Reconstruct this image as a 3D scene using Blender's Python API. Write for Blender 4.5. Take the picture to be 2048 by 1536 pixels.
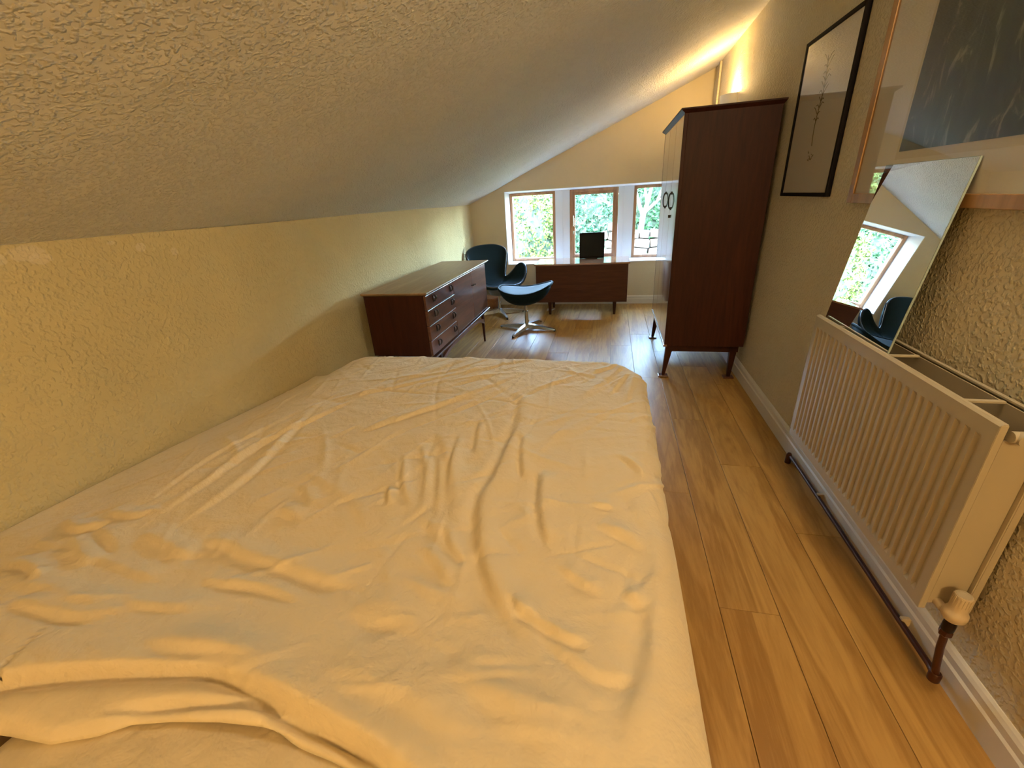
import bpy, bmesh, math, random
import numpy as np
from mathutils import Vector, Matrix, noise

for o in list(bpy.data.objects):
    bpy.data.objects.remove(o, do_unlink=True)
scene = bpy.context.scene
COL = scene.collection
PI = math.pi

# ------------------------------------------------------------------ camera, sky, sun, exposure
CAM_H = 1.3
cam = bpy.data.cameras.new('camera')
cam.sensor_width = 36.0
cam.lens = 846.05 / 2048 * 36
cam.clip_start = 0.02
camo = bpy.data.objects.new('camera', cam)
COL.objects.link(camo)
Rv, Uv, Fv = Vector((0.975, 0.213, -0.059)), Vector((-0.033, 0.403, 0.915)), Vector((-0.218, 0.89, -0.4))
Fv.normalize(); Rv = (Rv - Fv * Rv.dot(Fv)).normalized(); Uv = Rv.cross(Fv)
m = Matrix((Rv, Uv, -Fv)).transposed().to_4x4()
m.translation = Vector((0, 0, CAM_H))
camo.matrix_world = m
scene.camera = camo

scene.view_settings.view_transform = 'Standard'
scene.view_settings.look = 'None'
scene.view_settings.gamma = 1.0
scene.view_settings.use_curve_mapping = False
scene.view_settings.exposure = 0.38

world = bpy.data.worlds.new('sky')
scene.world = world
world.use_nodes = True
wn = world.node_tree
wn.nodes.clear()
wo = wn.nodes.new('ShaderNodeOutputWorld')
wb = wn.nodes.new('ShaderNodeBackground')
sky = wn.nodes.new('ShaderNodeTexSky')
sky.sky_type = 'NISHITA'
sky.sun_disc = False
sky.sun_elevation = math.radians(48)
sky.sun_rotation = math.radians(200)
sky.air_density = 1.0
sky.dust_density = 2.0
wb.inputs['Strength'].default_value = 20.0
wn.links.new(sky.outputs[0], wb.inputs[0])
wn.links.new(wb.outputs[0], wo.inputs[0])

sun = bpy.data.lights.new('sun', 'SUN')
sun.energy = 9.0
sun.angle = math.radians(2)
sun.color = (1.0, 0.95, 0.86)
suno = bpy.data.objects.new('sun', sun)
suno.rotation_euler = Vector((0.30, 0.50, -1.0)).to_track_quat('-Z', 'Y').to_euler()
COL.objects.link(suno)

def portal(x0, x1):
    l = bpy.data.lights.new('window_portal', 'AREA')
    l.shape = 'RECTANGLE'; l.size = x1 - x0; l.size_y = 0.84
    l.cycles.is_portal = True
    o = bpy.data.objects.new('window_portal', l)
    o.location = ((x0 + x1) / 2, 5.95, 0.94)
    o.rotation_euler = (-PI / 2, 0, 0)
    COL.objects.link(o)
for a, b in ((-1.30, -0.706), (-0.525, 0.069), (0.249, 0.84)):
    portal(a, b)

def point(name, loc, energy, color, radius):
    l = bpy.data.lights.new(name, 'POINT')
    l.energy = energy; l.color = color; l.shadow_soft_size = radius
    o = bpy.data.objects.new(name, l)
    o.location = loc
    COL.objects.link(o)
    return o
WARM = (1.0, 0.68, 0.30)
# unseen bare warm light high behind the camera, for the lamplit foreground
point('unseen_warm_light', (0.78, -1.9, 1.98), 72.0, WARM, 0.14)
# added fill light without a fitting, out of view, lifts the mid ceiling
point('added_ceiling_fill', (0.86, 0.95, 2.08), 17.0, (1.0, 0.82, 0.56), 0.06)
# bulb of the wall uplighter over the wardrobe
point('wall_lamp_bulb', (0.905, 4.50, 1.945), 20.0, (1.0, 0.62, 0.22), 0.02)

# ------------------------------------------------------------------ materials
def new_mat(name):
    mt = bpy.data.materials.new(name)
    mt.use_nodes = True
    nt = mt.node_tree
    return mt, nt, nt.nodes['Principled BSDF']

def N(nt, t, **kw):
    n = nt.nodes.new(t)
    for k, v in kw.items():
        if k in n.inputs:
            n.inputs[k].default_value = v
        else:
            setattr(n, k, v)
    return n

def plain(name, color, rough=0.5, metal=0.0, coat=0.0, spec=0.5, bump=0.0, bscale=60.0, var=0.0):
    mt, nt, p = new_mat(name)
    p.inputs['Base Color'].default_value = (*color, 1)
    p.inputs['Roughness'].default_value = rough
    p.inputs['Metallic'].default_value = metal
    p.inputs['Coat Weight'].default_value = coat
    p.inputs['Coat Roughness'].default_value = 0.1
    p.inputs['Specular IOR Level'].default_value = spec
    tc = N(nt, 'ShaderNodeTexCoord')
    nz = N(nt, 'ShaderNodeTexNoise', Scale=bscale, Detail=4.0)
    nt.links.new(tc.outputs['Object'], nz.inputs['Vector'])
    if bump:
        b = N(nt, 'ShaderNodeBump', Strength=bump, Distance=0.004)
        nt.links.new(nz.outputs['Fac'], b.inputs['Height'])
        nt.links.new(b.outputs[0], p.inputs['Normal'])
    if var:
        r = N(nt, 'ShaderNodeMapRange')
        r.inputs['From Min'].default_value = 0.3; r.inputs['From Max'].default_value = 0.7
        r.inputs['To Min'].default_value = 1 - var; r.inputs['To Max'].default_value = 1 + var
        h = N(nt, 'ShaderNodeHueSaturation', Color=(*color, 1))
        nt.links.new(nz.outputs['Fac'], r.inputs['Value'])
        nt.links.new(r.outputs[0], h.inputs['Value'])
        nt.links.new(h.outputs[0], p.inputs['Base Color'])
    return mt

def wood(name, dark, light, axis='Y', rough=0.35, coat=0.0, scale=9.0, grain=1.0, spec=0.5, bump=0.15, per_object=False):
    mt, nt, p = new_mat(name)
    tc = N(nt, 'ShaderNodeTexCoord')
    mp = N(nt, 'ShaderNodeMapping')
    s = [scale, scale, scale]
    s['XYZ'.index(axis)] = scale * 0.09
    mp.inputs['Scale'].default_value = s
    if per_object:
        oi = N(nt, 'ShaderNodeObjectInfo')
        ml = N(nt, 'ShaderNodeMath', operation='MULTIPLY'); ml.inputs[1].default_value = 40.0
        nt.links.new(oi.outputs['Random'], ml.inputs[0])
        nt.links.new(ml.outputs[0], mp.inputs['Location'])
    nt.links.new(tc.outputs['Object'], mp.inputs['Vector'])
    n1 = N(nt, 'ShaderNodeTexNoise', Scale=1.0, Detail=5.0, Roughness=0.6, Distortion=1.3 * grain)
    n2 = N(nt, 'ShaderNodeTexNoise', Scale=9.0, Detail=6.0, Roughness=0.7)
    nt.links.new(mp.outputs[0], n1.inputs['Vector'])
    nt.links.new(mp.outputs[0], n2.inputs['Vector'])
    sn = N(nt, 'ShaderNodeMath', operation='MULTIPLY'); sn.inputs[1].default_value = 34.0 * grain
    si = N(nt, 'ShaderNodeMath', operation='SINE')
    nt.links.new(n1.outputs['Fac'], sn.inputs[0]); nt.links.new(sn.outputs[0], si.inputs[0])
    a = N(nt, 'ShaderNodeMath', operation='MULTIPLY_ADD'); a.inputs[1].default_value = 0.17 if per_object else 0.13; a.inputs[2].default_value = 0.0
    nt.links.new(si.outputs[0], a.inputs[0])
    b = N(nt, 'ShaderNodeMath', operation='ADD')
    nt.links.new(a.outputs[0], b.inputs[0]); nt.links.new(n2.outputs['Fac'], b.inputs[1])
    c = N(nt, 'ShaderNodeMath', operation='ADD')
    nt.links.new(b.outputs[0], c.inputs[0]); nt.links.new(n1.outputs['Fac'], c.inputs[1])
    if per_object:
        q = N(nt, 'ShaderNodeMath', operation='MULTIPLY_ADD'); q.inputs[1].default_value = 0.22; q.inputs[2].default_value = -0.11
        oi2 = N(nt, 'ShaderNodeObjectInfo')
        nt.links.new(oi2.outputs['Random'], q.inputs[0])
        c2 = N(nt, 'ShaderNodeMath', operation='ADD')
        nt.links.new(c.outputs[0], c2.inputs[0]); nt.links.new(q.outputs[0], c2.inputs[1]); c = c2
    cr = N(nt, 'ShaderNodeValToRGB')
    cr.color_ramp.elements[0].position = 0.75; cr.color_ramp.elements[0].color = (*dark, 1)
    cr.color_ramp.elements[1].position = 1.25; cr.color_ramp.elements[1].color = (*light, 1)
    mr = N(nt, 'ShaderNodeMapRange')
    mr.inputs['From Min'].default_value = 0.72; mr.inputs['From Max'].default_value = 1.3
    cr.color_ramp.elements[0].position = 0.0; cr.color_ramp.elements[1].position = 1.0
    nt.links.new(c.outputs[0], mr.inputs['Value'])
    nt.links.new(mr.outputs[0], cr.inputs['Fac'])
    nt.links.new(cr.outputs[0], p.inputs['Base Color'])
    p.inputs['Roughness'].default_value = rough
    p.inputs['Coat Weight'].default_value = coat
    p.inputs['Coat Roughness'].default_value = 0.06
    p.inputs['Specular IOR Level'].default_value = spec
    bp = N(nt, 'ShaderNodeBump', Strength=bump, Distance=0.002)
    nt.links.new(b.outputs[0], bp.inputs['Height'])
    nt.links.new(bp.outputs[0], p.inputs['Normal'])
    return mt

def plaster(name, color, fine=70.0, fd=0.004, strength=0.6, coarse=9.0, cd=0.01, stain=0.0, rough=0.75, patch=False):
    mt, nt, p = new_mat(name)
    tc = N(nt, 'ShaderNodeTexCoord')
    n1 = N(nt, 'ShaderNodeTexNoise', Scale=fine, Detail=1.5, Roughness=0.5, Distortion=0.0)
    n2 = N(nt, 'ShaderNodeTexNoise', Scale=coarse, Detail=2.0)
    nt.links.new(tc.outputs['Object'], n1.inputs['Vector'])
    nt.links.new(tc.outputs['Object'], n2.inputs['Vector'])
    mr = N(nt, 'ShaderNodeMapRange'); mr.inputs['From Min'].default_value = 0.47; mr.inputs['From Max'].default_value = 0.68
    nt.links.new(n1.outputs['Fac'], mr.inputs['Value'])
    b1 = N(nt, 'ShaderNodeBump', Strength=strength, Distance=fd)
    b2 = N(nt, 'ShaderNodeBump', Strength=0.5, Distance=cd)
    nt.links.new(mr.outputs[0], b1.inputs['Height'])
    nt.links.new(n2.outputs['Fac'], b2.inputs['Height'])
    nt.links.new(b2.outputs[0], b1.inputs['Normal'])
    nt.links.new(b1.outputs[0], p.inputs['Normal'])
    p.inputs['Roughness'].default_value = rough
    p.inputs['Specular IOR Level'].default_value = 0.25
    n3 = N(nt, 'ShaderNodeTexNoise', Scale=2.2, Detail=5.0, Roughness=0.6)
    nt.links.new(tc.outputs['Object'], n3.inputs['Vector'])
    r3 = N(nt, 'ShaderNodeMapRange'); r3.inputs['From Min'].default_value = 0.3; r3.inputs['From Max'].default_value = 0.7
    r3.inputs['To Min'].default_value = 0.96 - stain; r3.inputs['To Max'].default_value = 1.03
    nt.links.new(n3.outputs['Fac'], r3.inputs['Value'])
    h = N(nt, 'ShaderNodeHueSaturation', Color=(*color, 1))
    nt.links.new(r3.outputs[0], h.inputs['Value'])
    nt.links.new(h.outputs[0], p.inputs['Base Color'])
    if patch:   # bare pale patches of flaked paint on the left wall
        last = h.outputs[0]
        for (y, z, ry, rz) in ((1.0, 1.235, .045, .022), (1.03, 1.215, .03, .016), (0.93, 1.225, .02, .018), (1.345, 1.215, .018, .016), (1.47, 1.185, .014, .016), (1.25, 1.24, .012, .006), (0.86, 1.24, .012, .007)):
            mp = N(nt, 'ShaderNodeMapping'); mp.vector_type = 'POINT'
            mp.inputs['Location'].default_value = (0, -y / ry, -z / rz)
            mp.inputs['Scale'].default_value = (0, 1 / ry, 1 / rz)
            nt.links.new(tc.outputs['Object'], mp.inputs['Vector'])
            ln = N(nt, 'ShaderNodeVectorMath', operation='LENGTH')
            nt.links.new(mp.outputs[0], ln.inputs[0])
            ad = N(nt, 'ShaderNodeMath', operation='ADD')
            nn = N(nt, 'ShaderNodeTexNoise', Scale=45.0)
            nt.links.new(tc.outputs['Object'], nn.inputs['Vector'])
            nt.links.new(ln.outputs['Value'], ad.inputs[0]); nt.links.new(nn.outputs['Fac'], ad.inputs[1])
            lt = N(nt, 'ShaderNodeMapRange'); lt.inputs['From Min'].default_value = 1.62; lt.inputs['From Max'].default_value = 1.45
            lt.inputs['To Max'].default_value = 0.4
            nt.links.new(ad.outputs[0], lt.inputs['Value'])
            mx = N(nt, 'ShaderNodeMixRGB'); mx.inputs[2].default_value = (0.80, 0.72, 0.58, 1)
            nt.links.new(lt.outputs[0], mx.inputs[0]); nt.links.new(last, mx.inputs[1])
            last = mx.outputs[0]
        nt.links.new(last, p.inputs['Base Color'])
    return mt

def thin_glass(name, ior=1.5, tint=(1, 1, 1), rough=0.0):
    mt = bpy.data.materials.new(name); mt.use_nodes = True
    nt = mt.node_tree; nt.nodes.clear()
    o = N(nt, 'ShaderNodeOutputMaterial'); mx = N(nt, 'ShaderNodeMixShader')
    t = N(nt, 'ShaderNodeBsdfTransparent', Color=(*tint, 1)); g = N(nt, 'ShaderNodeBsdfGlossy', Roughness=rough)
    f = N(nt, 'ShaderNodeFresnel', IOR=ior)
    ge = N(nt, 'ShaderNodeNewGeometry')
    mi = N(nt, 'ShaderNodeMapRange'); mi.inputs['To Min'].default_value = ior; mi.inputs['To Max'].default_value = 1 / ior
    nt.links.new(ge.outputs['Backfacing'], mi.inputs['Value']); nt.links.new(mi.outputs[0], f.inputs['IOR'])
    nt.links.new(f.outputs[0], mx.inputs[0]); nt.links.new(t.outputs[0], mx.inputs[1]); nt.links.new(g.outputs[0], mx.inputs[2])
    nt.links.new(mx.outputs[0], o.inputs[0])
    return mt

M = {}
M['ceiling'] = plaster('ceiling_paint', (0.78, 0.76, 0.69), fine=78.0, fd=0.008, strength=0.8, coarse=5.0, cd=0.03)
M['wall'] = plaster('wall_paint', (0.66, 0.58, 0.41), fine=75.0, fd=0.005, strength=0.7, coarse=7.0, cd=0.012, stain=0.02)
M['wall_left'] = plaster('left_wall_paint', (0.63, 0.54, 0.31), fine=65.0, fd=0.004, strength=0.6, coarse=7.0, cd=0.014, stain=0.03, patch=True)
M['wall_end'] = plaster('end_wall_paint', (0.68, 0.59, 0.42), fine=60.0, fd=0.001, strength=0.3, coarse=5.0, cd=0.006)
M['white_paint'] = plain('white_gloss_paint', (0.74, 0.70, 0.62), 0.35, bump=0.05)
M['reveal'] = plain('reveal_white_paint', (0.80, 0.80, 0.80), 0.5, bump=0.1)
M['oak'] = wood('oak_plank', (0.34, 0.175, 0.042), (0.52, 0.30, 0.085), 'Y', rough=0.40, scale=5.5, grain=1.0, spec=0.35, bump=0.2, per_object=True)
M['gap'] = plain('subfloor', (0.10, 0.055, 0.025), 0.8)
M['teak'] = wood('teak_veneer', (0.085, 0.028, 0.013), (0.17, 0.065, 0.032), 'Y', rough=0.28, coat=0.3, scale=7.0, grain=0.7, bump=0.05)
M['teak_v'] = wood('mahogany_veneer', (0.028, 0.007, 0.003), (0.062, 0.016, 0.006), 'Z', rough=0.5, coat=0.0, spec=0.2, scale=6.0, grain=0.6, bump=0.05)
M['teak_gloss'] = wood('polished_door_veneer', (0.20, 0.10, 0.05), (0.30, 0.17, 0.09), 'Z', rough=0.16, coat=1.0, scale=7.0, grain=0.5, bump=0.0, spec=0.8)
M['teak_x'] = wood('desk_veneer', (0.055, 0.016, 0.007), (0.10, 0.032, 0.014), 'X', rough=0.5, coat=0.0, spec=0.3, scale=6.0, grain=0.6, bump=0.04)
M['teak_top'] = wood('table_top_veneer', (0.26, 0.12, 0.06), (0.38, 0.20, 0.11), 'X', rough=0.12, coat=1.0, scale=7.0, grain=0.6, bump=0.02)
M['teak_sbtop'] = wood('sideboard_top_veneer', (0.24, 0.14, 0.065), (0.36, 0.23, 0.12), 'Y', rough=0.4, coat=0.15, scale=7.0, grain=0.6, bump=0.03)
M['frame_wood'] = wood('window_frame_wood', (0.26, 0.11, 0.045), (0.42, 0.21, 0.09), 'Z', rough=0.4, scale=14.0, grain=0.4, bump=0.05)
M['pale_oak'] = wood('pale_oak_frame', (0.30, 0.15, 0.045), (0.42, 0.22, 0.07), 'Z', rough=0.4, scale=14.0, grain=0.4, bump=0.05)
M['dark'] = plain('black_paint', (0.010, 0.007, 0.006), 0.7, spec=0.1)
M['handle'] = plain('dark_bronze', (0.03, 0.018, 0.012), 0.3, metal=0.6)
M['leather'] = plain('black_leather', (0.008, 0.018, 0.022), 0.62, coat=0.0, spec=0.08, bump=0.08, bscale=180.0)
M['piping'] = plain('seam_piping', (0.05, 0.06, 0.07), 0.25, coat=0.5)
M['chrome'] = plain('polished_aluminium', (0.62, 0.62, 0.60), 0.22, metal=1.0)
M['rubber'] = plain('black_rubber', (0.01, 0.01, 0.01), 0.7)
M['shell_grey'] = plain('grey_underseat', (0.16, 0.17, 0.19), 0.45)
M['basket'] = plain('wicker_brown', (0.36, 0.15, 0.05), 0.6, bump=0.8, bscale=90.0, var=0.3)
M['rad'] = plain('radiator_enamel', (0.50, 0.43, 0.31), 0.28, coat=0.2)
M['rad_in'] = plain('radiator_fins', (0.36, 0.29, 0.19), 0.5)
M['pipe'] = plain('painted_copper_pipe', (0.07, 0.022, 0.010), 0.35, metal=0.3)
M['plastic'] = plain('cream_plastic', (0.62, 0.50, 0.33), 0.35)
M['paper'] = plain('mount_board', (0.70, 0.64, 0.54), 0.8, bump=0.02, bscale=300.0)
M['glass'] = thin_glass('picture_glass', 1.5)
M['pane'] = thin_glass('window_glass', 1.45, (0.93, 0.97, 0.95))
M['mirror'] = plain('mirror_silver', (0.88, 0.90, 0.89), 0.0, metal=1.0)
M['mirror_edge'] = plain('mirror_glass_edge', (0.35, 0.42, 0.36), 0.15, coat=0.5)
M['linen_gap_shade'] = plain('gap_shade_sheet', (0.20, 0.12, 0.055), 0.9, bump=0.2, bscale=120.0)  # sheet coloured dark brown to stand in for shade between duvet and pillow
M['cable'] = plain('white_cable', (0.7, 0.7, 0.68), 0.5)

def cloth(name, col):
    mt, nt, p = new_mat(name)
    tc = N(nt, 'ShaderNodeTexCoord')
    n1 = N(nt, 'ShaderNodeTexNoise', Scale=13.0, Detail=4.0, Roughness=0.6, Distortion=0.2)
    n2 = N(nt, 'ShaderNodeTexNoise', Scale=420.0, Detail=1.0)
    nt.links.new(tc.outputs['Object'], n1.inputs['Vector']); nt.links.new(tc.outputs['Object'], n2.inputs['Vector'])
    b1 = N(nt, 'ShaderNodeBump', Strength=0.6, Distance=0.016); b2 = N(nt, 'ShaderNodeBump', Strength=0.1, Distance=0.001)
    nt.links.new(n1.outputs['Fac'], b1.inputs['Height']); nt.links.new(n2.outputs['Fac'], b2.inputs['Height'])
    nt.links.new(b1.outputs[0], b2.inputs['Normal']); nt.links.new(b2.outputs[0], p.inputs['Normal'])
    p.inputs['Base Color'].default_value = (*col, 1)
    p.inputs['Roughness'].default_value = 0.75
    p.inputs['Sheen Weight'].default_value = 0.25
    p.inputs['Specular IOR Level'].default_value = 0.3
    return mt
M['duvet'] = cloth('cream_cotton', (0.75, 0.63, 0.43))
M['pillow'] = cloth('cream_pillow_cotton', (0.74, 0.62, 0.42))

# ------------------------------------------------------------------ mesh helpers
class MB:
    def __init__(s):
        s.v, s.f = [], []
    def add(s, v, f):
        k = len(s.v)
        s.v += [tuple(p) for p in v]
        s.f += [tuple(i + k for i in q) for q in f]
        return s
    def box(s, x0, x1, y0, y1, z0, z1, bev=0.0):
        bm = bmesh.new()
        bmesh.ops.create_cube(bm, size=1.0)
        for v in bm.verts:
            v.co = Vector(((x0 + x1) / 2 + v.co.x * (x1 - x0), (y0 + y1) / 2 + v.co.y * (y1 - y0), (z0 + z1) / 2 + v.co.z * (z1 - z0)))
        if bev:
            bmesh.ops.bevel(bm, geom=bm.edges[:], offset=bev, segments=2, profile=0.5, affect='EDGES')
        bm.verts.index_update()
        s.add([v.co for v in bm.verts], [[v.index for v in f.verts] for f in bm.faces])
        bm.free()
        return s
    def prism(s, poly, axis, a, b):
        """poly: 2D points; extruded along axis from a to b. axis x: (y,z); y: (x,z); z: (x,y)"""
        def P(p, t):
            return {'x': (t, p[0], p[1]), 'y': (p[0], t, p[1]), 'z': (p[0], p[1], t)}[axis]
        n = len(poly)
        v = [P(p, a) for p in poly] + [P(p, b) for p in poly]
        f = [tuple(range(n)), tuple(range(2 * n - 1, n - 1, -1))] + [(i, (i + 1) % n, n + (i + 1) % n, n + i) for i in range(n)]
        return s.add(v, f)
    def tube(s, pts, rad, seg=10, closed=False, flat=None):
        pts = [Vector(p) for p in pts]
        n = len(pts)
        rad = rad if isinstance(rad, (list, tuple)) else [rad] * n
        v, f = [], []
        up = Vector((0, 0, 1))
        prev = None
        for i, p in enumerate(pts):
            d = (pts[(i + 1) % n] - pts[i - 1]) if closed else (pts[min(i + 1, n - 1)] - pts[max(i - 1, 0)])
            d.normalize()
            a = (prev - d * prev.dot(d)) if prev else (up.cross(d) if abs(d.dot(up)) < 0.95 else Vector((1, 0, 0)).cross(d))
            a.normalize(); b = d.cross(a); prev = a
            for k in range(seg):
                t = 2 * PI * k / seg
                q = a * math.cos(t) * rad[i] + b * math.sin(t) * rad[i]
                if flat: q.z *= flat
                v.append(p + q)
        m_ = n if closed else n - 1
        for i in range(m_):
            for k in range(seg):
                f.append((i * seg + k, i * seg + (k + 1) % seg, ((i + 1) % n) * seg + (k + 1) % seg, ((i + 1) % n) * seg + k))
        if not closed:
            f.append(tuple(range(seg - 1, -1, -1))); f.append(tuple(range((n - 1) * seg, n * seg)))
        return s.add(v, f)
    def lathe(s, prof, cx=0, cy=0, seg=24, sx=1, sy=1):
        v, f = [], []
        for r, z in prof:
            for k in range(seg):
                t = 2 * PI * k / seg
                v.append((cx + r * math.cos(t) * sx, cy + r * math.sin(t) * sy, z))
        n = len(prof)
        for i in range(n - 1):
            for k in range(seg):
                f.append((i * seg + k, i * seg + (k + 1) % seg, (i + 1) * seg + (k + 1) % seg, (i + 1) * seg + k))
        f.append(tuple(range(seg - 1, -1, -1))); f.append(tuple(range((n - 1) * seg, n * seg)))
        return s.add(v, f)
    def quadbox(s, A, B):
        """hexahedron from two matching quads"""
        return s.add(list(A) + list(B), [(3, 2, 1, 0), (4, 5, 6, 7), (0, 1, 5, 4), (1, 2, 6, 5), (2, 3, 7, 6), (3, 0, 4, 7)])
    def build(s, name, mat, parent=None, smooth=False, label=None, fix=True):
        me = bpy.data.meshes.new(name)
        me.from_pydata(s.v, [], s.f)
        if fix:
            bm = bmesh.new(); bm.from_mesh(me)
            bmesh.ops.recalc_face_normals(bm, faces=bm.faces[:])
            bm.to_mesh(me); bm.free()
        me.materials.append(M[mat] if isinstance(mat, str) else mat)
        if smooth:
            me.polygons.foreach_set('use_smooth', [True] * len(me.polygons))
            if smooth != 'all':
                try:
                    me.set_sharp_from_angle(angle=math.radians(40))
                except Exception:
                    pass
        me.update()
        o = bpy.data.objects.new(name, me)
        COL.objects.link(o)
        if parent:
            o.parent = parent
            o.matrix_parent_inverse = Matrix.Translation(-parent_world(parent)) if parent.type == 'EMPTY' else Matrix.Identity(4)
        if label: o['label'] = label
        return o

def parent_world(o):
    return o.location.copy()

def tag(o, label=None, cat=None, group=None, kind=None):
    if label: o['label'] = label
    if cat: o['category'] = cat
    if group: o['group'] = group
    if kind: o['kind'] = kind
    return o

def thing(name, label, cat, loc=(0, 0, 0), group=None, kind=None):
    o = bpy.data.objects.new(name, None)
    o.empty_display_size = 0.1
    o.location = loc
    COL.objects.link(o)
    return tag(o, label, cat, group, kind)

# ------------------------------------------------------------------ the room
LW, RW = -1.75, 0.947           # left / right wall
Y0, Y1 = -2.6, 5.52             # back wall / window wall
KZ, SL = 1.265, 0.413           # knee-wall height, ceiling slope
def cz(x): return KZ + SL * (x - LW)

# floor boards
fl = thing('floor', None, None, (0, 0, 0), kind='structure')
MB().box(LW - 0.02, 1.02, Y0, Y1, -0.06, -0.012).build('subfloor', 'gap', fl)
PW = 0.185
x = 0.95
row = 0
random.seed(5)
joints = {0: [1.52, 3.0, 4.4], 1: [0.62, 1.98, 3.35, 4.75], 2: [1.115, 2.45, 3.7, 4.9], 3: [0.3, 1.72, 3.1, 4.2, 5.2], 4: [0.9, 2.3, 3.85, 5.0]}
while x > LW - 0.02:
    xa, xb = max(x - PW, LW - 0.01), x
    if row == 0: xb = 1.0
    js = joints.get(row) or [random.uniform(-1.2, -0.3) + k * 1.36 for k in range(1, 6)]
    ys = [Y0] + [j for j in js if Y0 + 0.2 < j < Y1 - 0.15] + [Y1]
    if row in joints: ys = [Y0, -0.4 - 0.13 * row] + ys[1:]
    for a, b in zip(ys[:-1], ys[1:]):
        if xb - xa > 0.02:
            MB().box(xa + 0.0008, xb - 0.0008, a + 0.0008, b - 0.0008, -0.012, random.uniform(-0.0004, 0.0), 0.0012).build('plank', 'oak', fl)
    x -= PW; row += 1

def struct(name, mb, mat, **kw):
    return tag(mb.build(name, mat, **kw), kind='structure')

def grid_wall(name, mat, P, nu, nv, thick):
    """slightly uneven plaster sheet with thickness; P(u,v)->point, thick: outward vector"""
    v, f = [], []
    for i in range(nu + 1):
        for j in range(nv + 1):
            v.append(P(i / nu, j / nv))
    W = nv + 1
    for i in range(nu):
        for j in range(nv):
            f.append((i * W + j, (i + 1) * W + j, (i + 1) * W + j + 1, i * W + j + 1))
    n = len(v)
    v2 = [tuple(Vector(p) + Vector(thick)) for p in v]
    f2 = [tuple(reversed([k + n for k in q])) for q in f]
    rim = [i * W for i in range(nu + 1)] + [nu * W + j for j in range(1, nv + 1)] + [i * W + nv for i in range(nu - 1, -1, -1)] + [j for j in range(nv - 1, 0, -1)]
    f3 = [(rim[k], rim[(k + 1) % len(rim)], rim[(k + 1) % len(rim)] + n, rim[k] + n) for k in range(len(rim))]
    mb = MB().add(v + v2, f + f2 + f3)
    return struct(name, mb, mat, smooth=True)

def wob(a, b, s): return s * noise.noise(Vector((a, b, 3.7)))
def LWP(u, v):
    y = Y0 + u * (Y1 - Y0)
    z = v * (KZ + 0.004 * math.sin(y * 2.3) * v)
    e = 0 if v in (0,) else 1
    return (LW + wob(y * 1.1, z * 1.5, 0.012) * e, y, z)
grid_wall('wall_left', 'wall_left', LWP, 60, 12, (-0.1, 0, 0))
def rwx(y): return RW + (0.03 * max(0, y - 3.3) / 2.2)
def RWP(u, v):
    y = Y0 + u * (Y1 - Y0)
    return (rwx(y), y, v * 2.46)
grid_wall('wall_right', 'wall', RWP, 40, 4, (0.1, 0, 0))
def CEP(u, v):
    y = Y0 + u * (5.86 - Y0)
    x = LW - 0.01 + v * 2.76
    edge = min(1, 6 * v, 6 * (1 - v))
    return (x, y, cz(x) + wob(x * 1.4, y * 1.2, 0.012) * edge)
grid_wall('ceiling', 'ceiling', CEP, 70, 30, (0, 0, 0.12))
struct('wall_back', MB().prism([(LW - 0.1, 0), (1.06, 0), (1.06, cz(1.06) + .05), (LW - 0.1, cz(LW - 0.1) + .05)], 'y', Y0 - 0.1, Y0), 'wall')

# window wall with the long opening
YB = 5.86
WX0, WX1, SILL, HEAD = -1.30, 0.87, 0.515, 1.385
ew = MB()
ew.box(LW - 0.1, 1.08, Y1, YB, -0.05, SILL)
ew.prism([(LW - 0.1, SILL), (WX0, SILL), (WX0, cz(WX0) + .05), (LW - 0.1, cz(LW - 0.1) + .05)], 'y', Y1, YB)
ew.prism([(WX1, SILL), (1.08, SILL), (1.08, cz(1.08) + .05), (WX1, cz(WX1) + .05)], 'y', Y1, YB)
ew.prism([(WX0, HEAD), (WX1, HEAD), (WX1, cz(WX1) + .05), (WX0, cz(WX0) + .05)], 'y', Y1, YB)
struct('wall_front', ew, 'wall_end')
# white-painted linings of the opening
struct('window_lining_left', MB().box(WX0 - 0.0, WX0 + 0.006, Y1 + 0.001, 5.80, SILL, HEAD - 0.001), 'reveal')
struct('window_lining_right', MB().box(WX1 - 0.006, WX1, Y1 + 0.001, 5.80, SILL, HEAD - 0.001), 'reveal')
struct('window_sill', MB().box(WX0, WX1, Y1 - 0.012, 5.80, SILL - 0.002, SILL + 0.010, 0.003), 'reveal')
struct('window_head_lining', MB().prism([(Y1 + 0.001, HEAD - 0.004), (5.84, HEAD - 0.026), (5.84, HEAD), (Y1 + 0.001, HEAD)], 'x', WX0 + 0.006, WX1 - 0.006), 'reveal')
def pillar(name, a, b, split):
    m_ = a + (b - a) * split
    struct(name, MB().prism([(a, 5.85), (a, 5.775), (m_ - 0.001, 5.755), (m_ - 0.001, 5.76), (m_ + 0.001, 5.76), (m_ + 0.001, 5.755), (b, 5.775), (b, 5.85)], 'z', SILL + 0.008, HEAD - 0.02), 'reveal')
pillar('trim_1', -0.706, -0.525, 0.52)
pillar('trim_2', 0.069, 0.249, 0.36)

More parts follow.
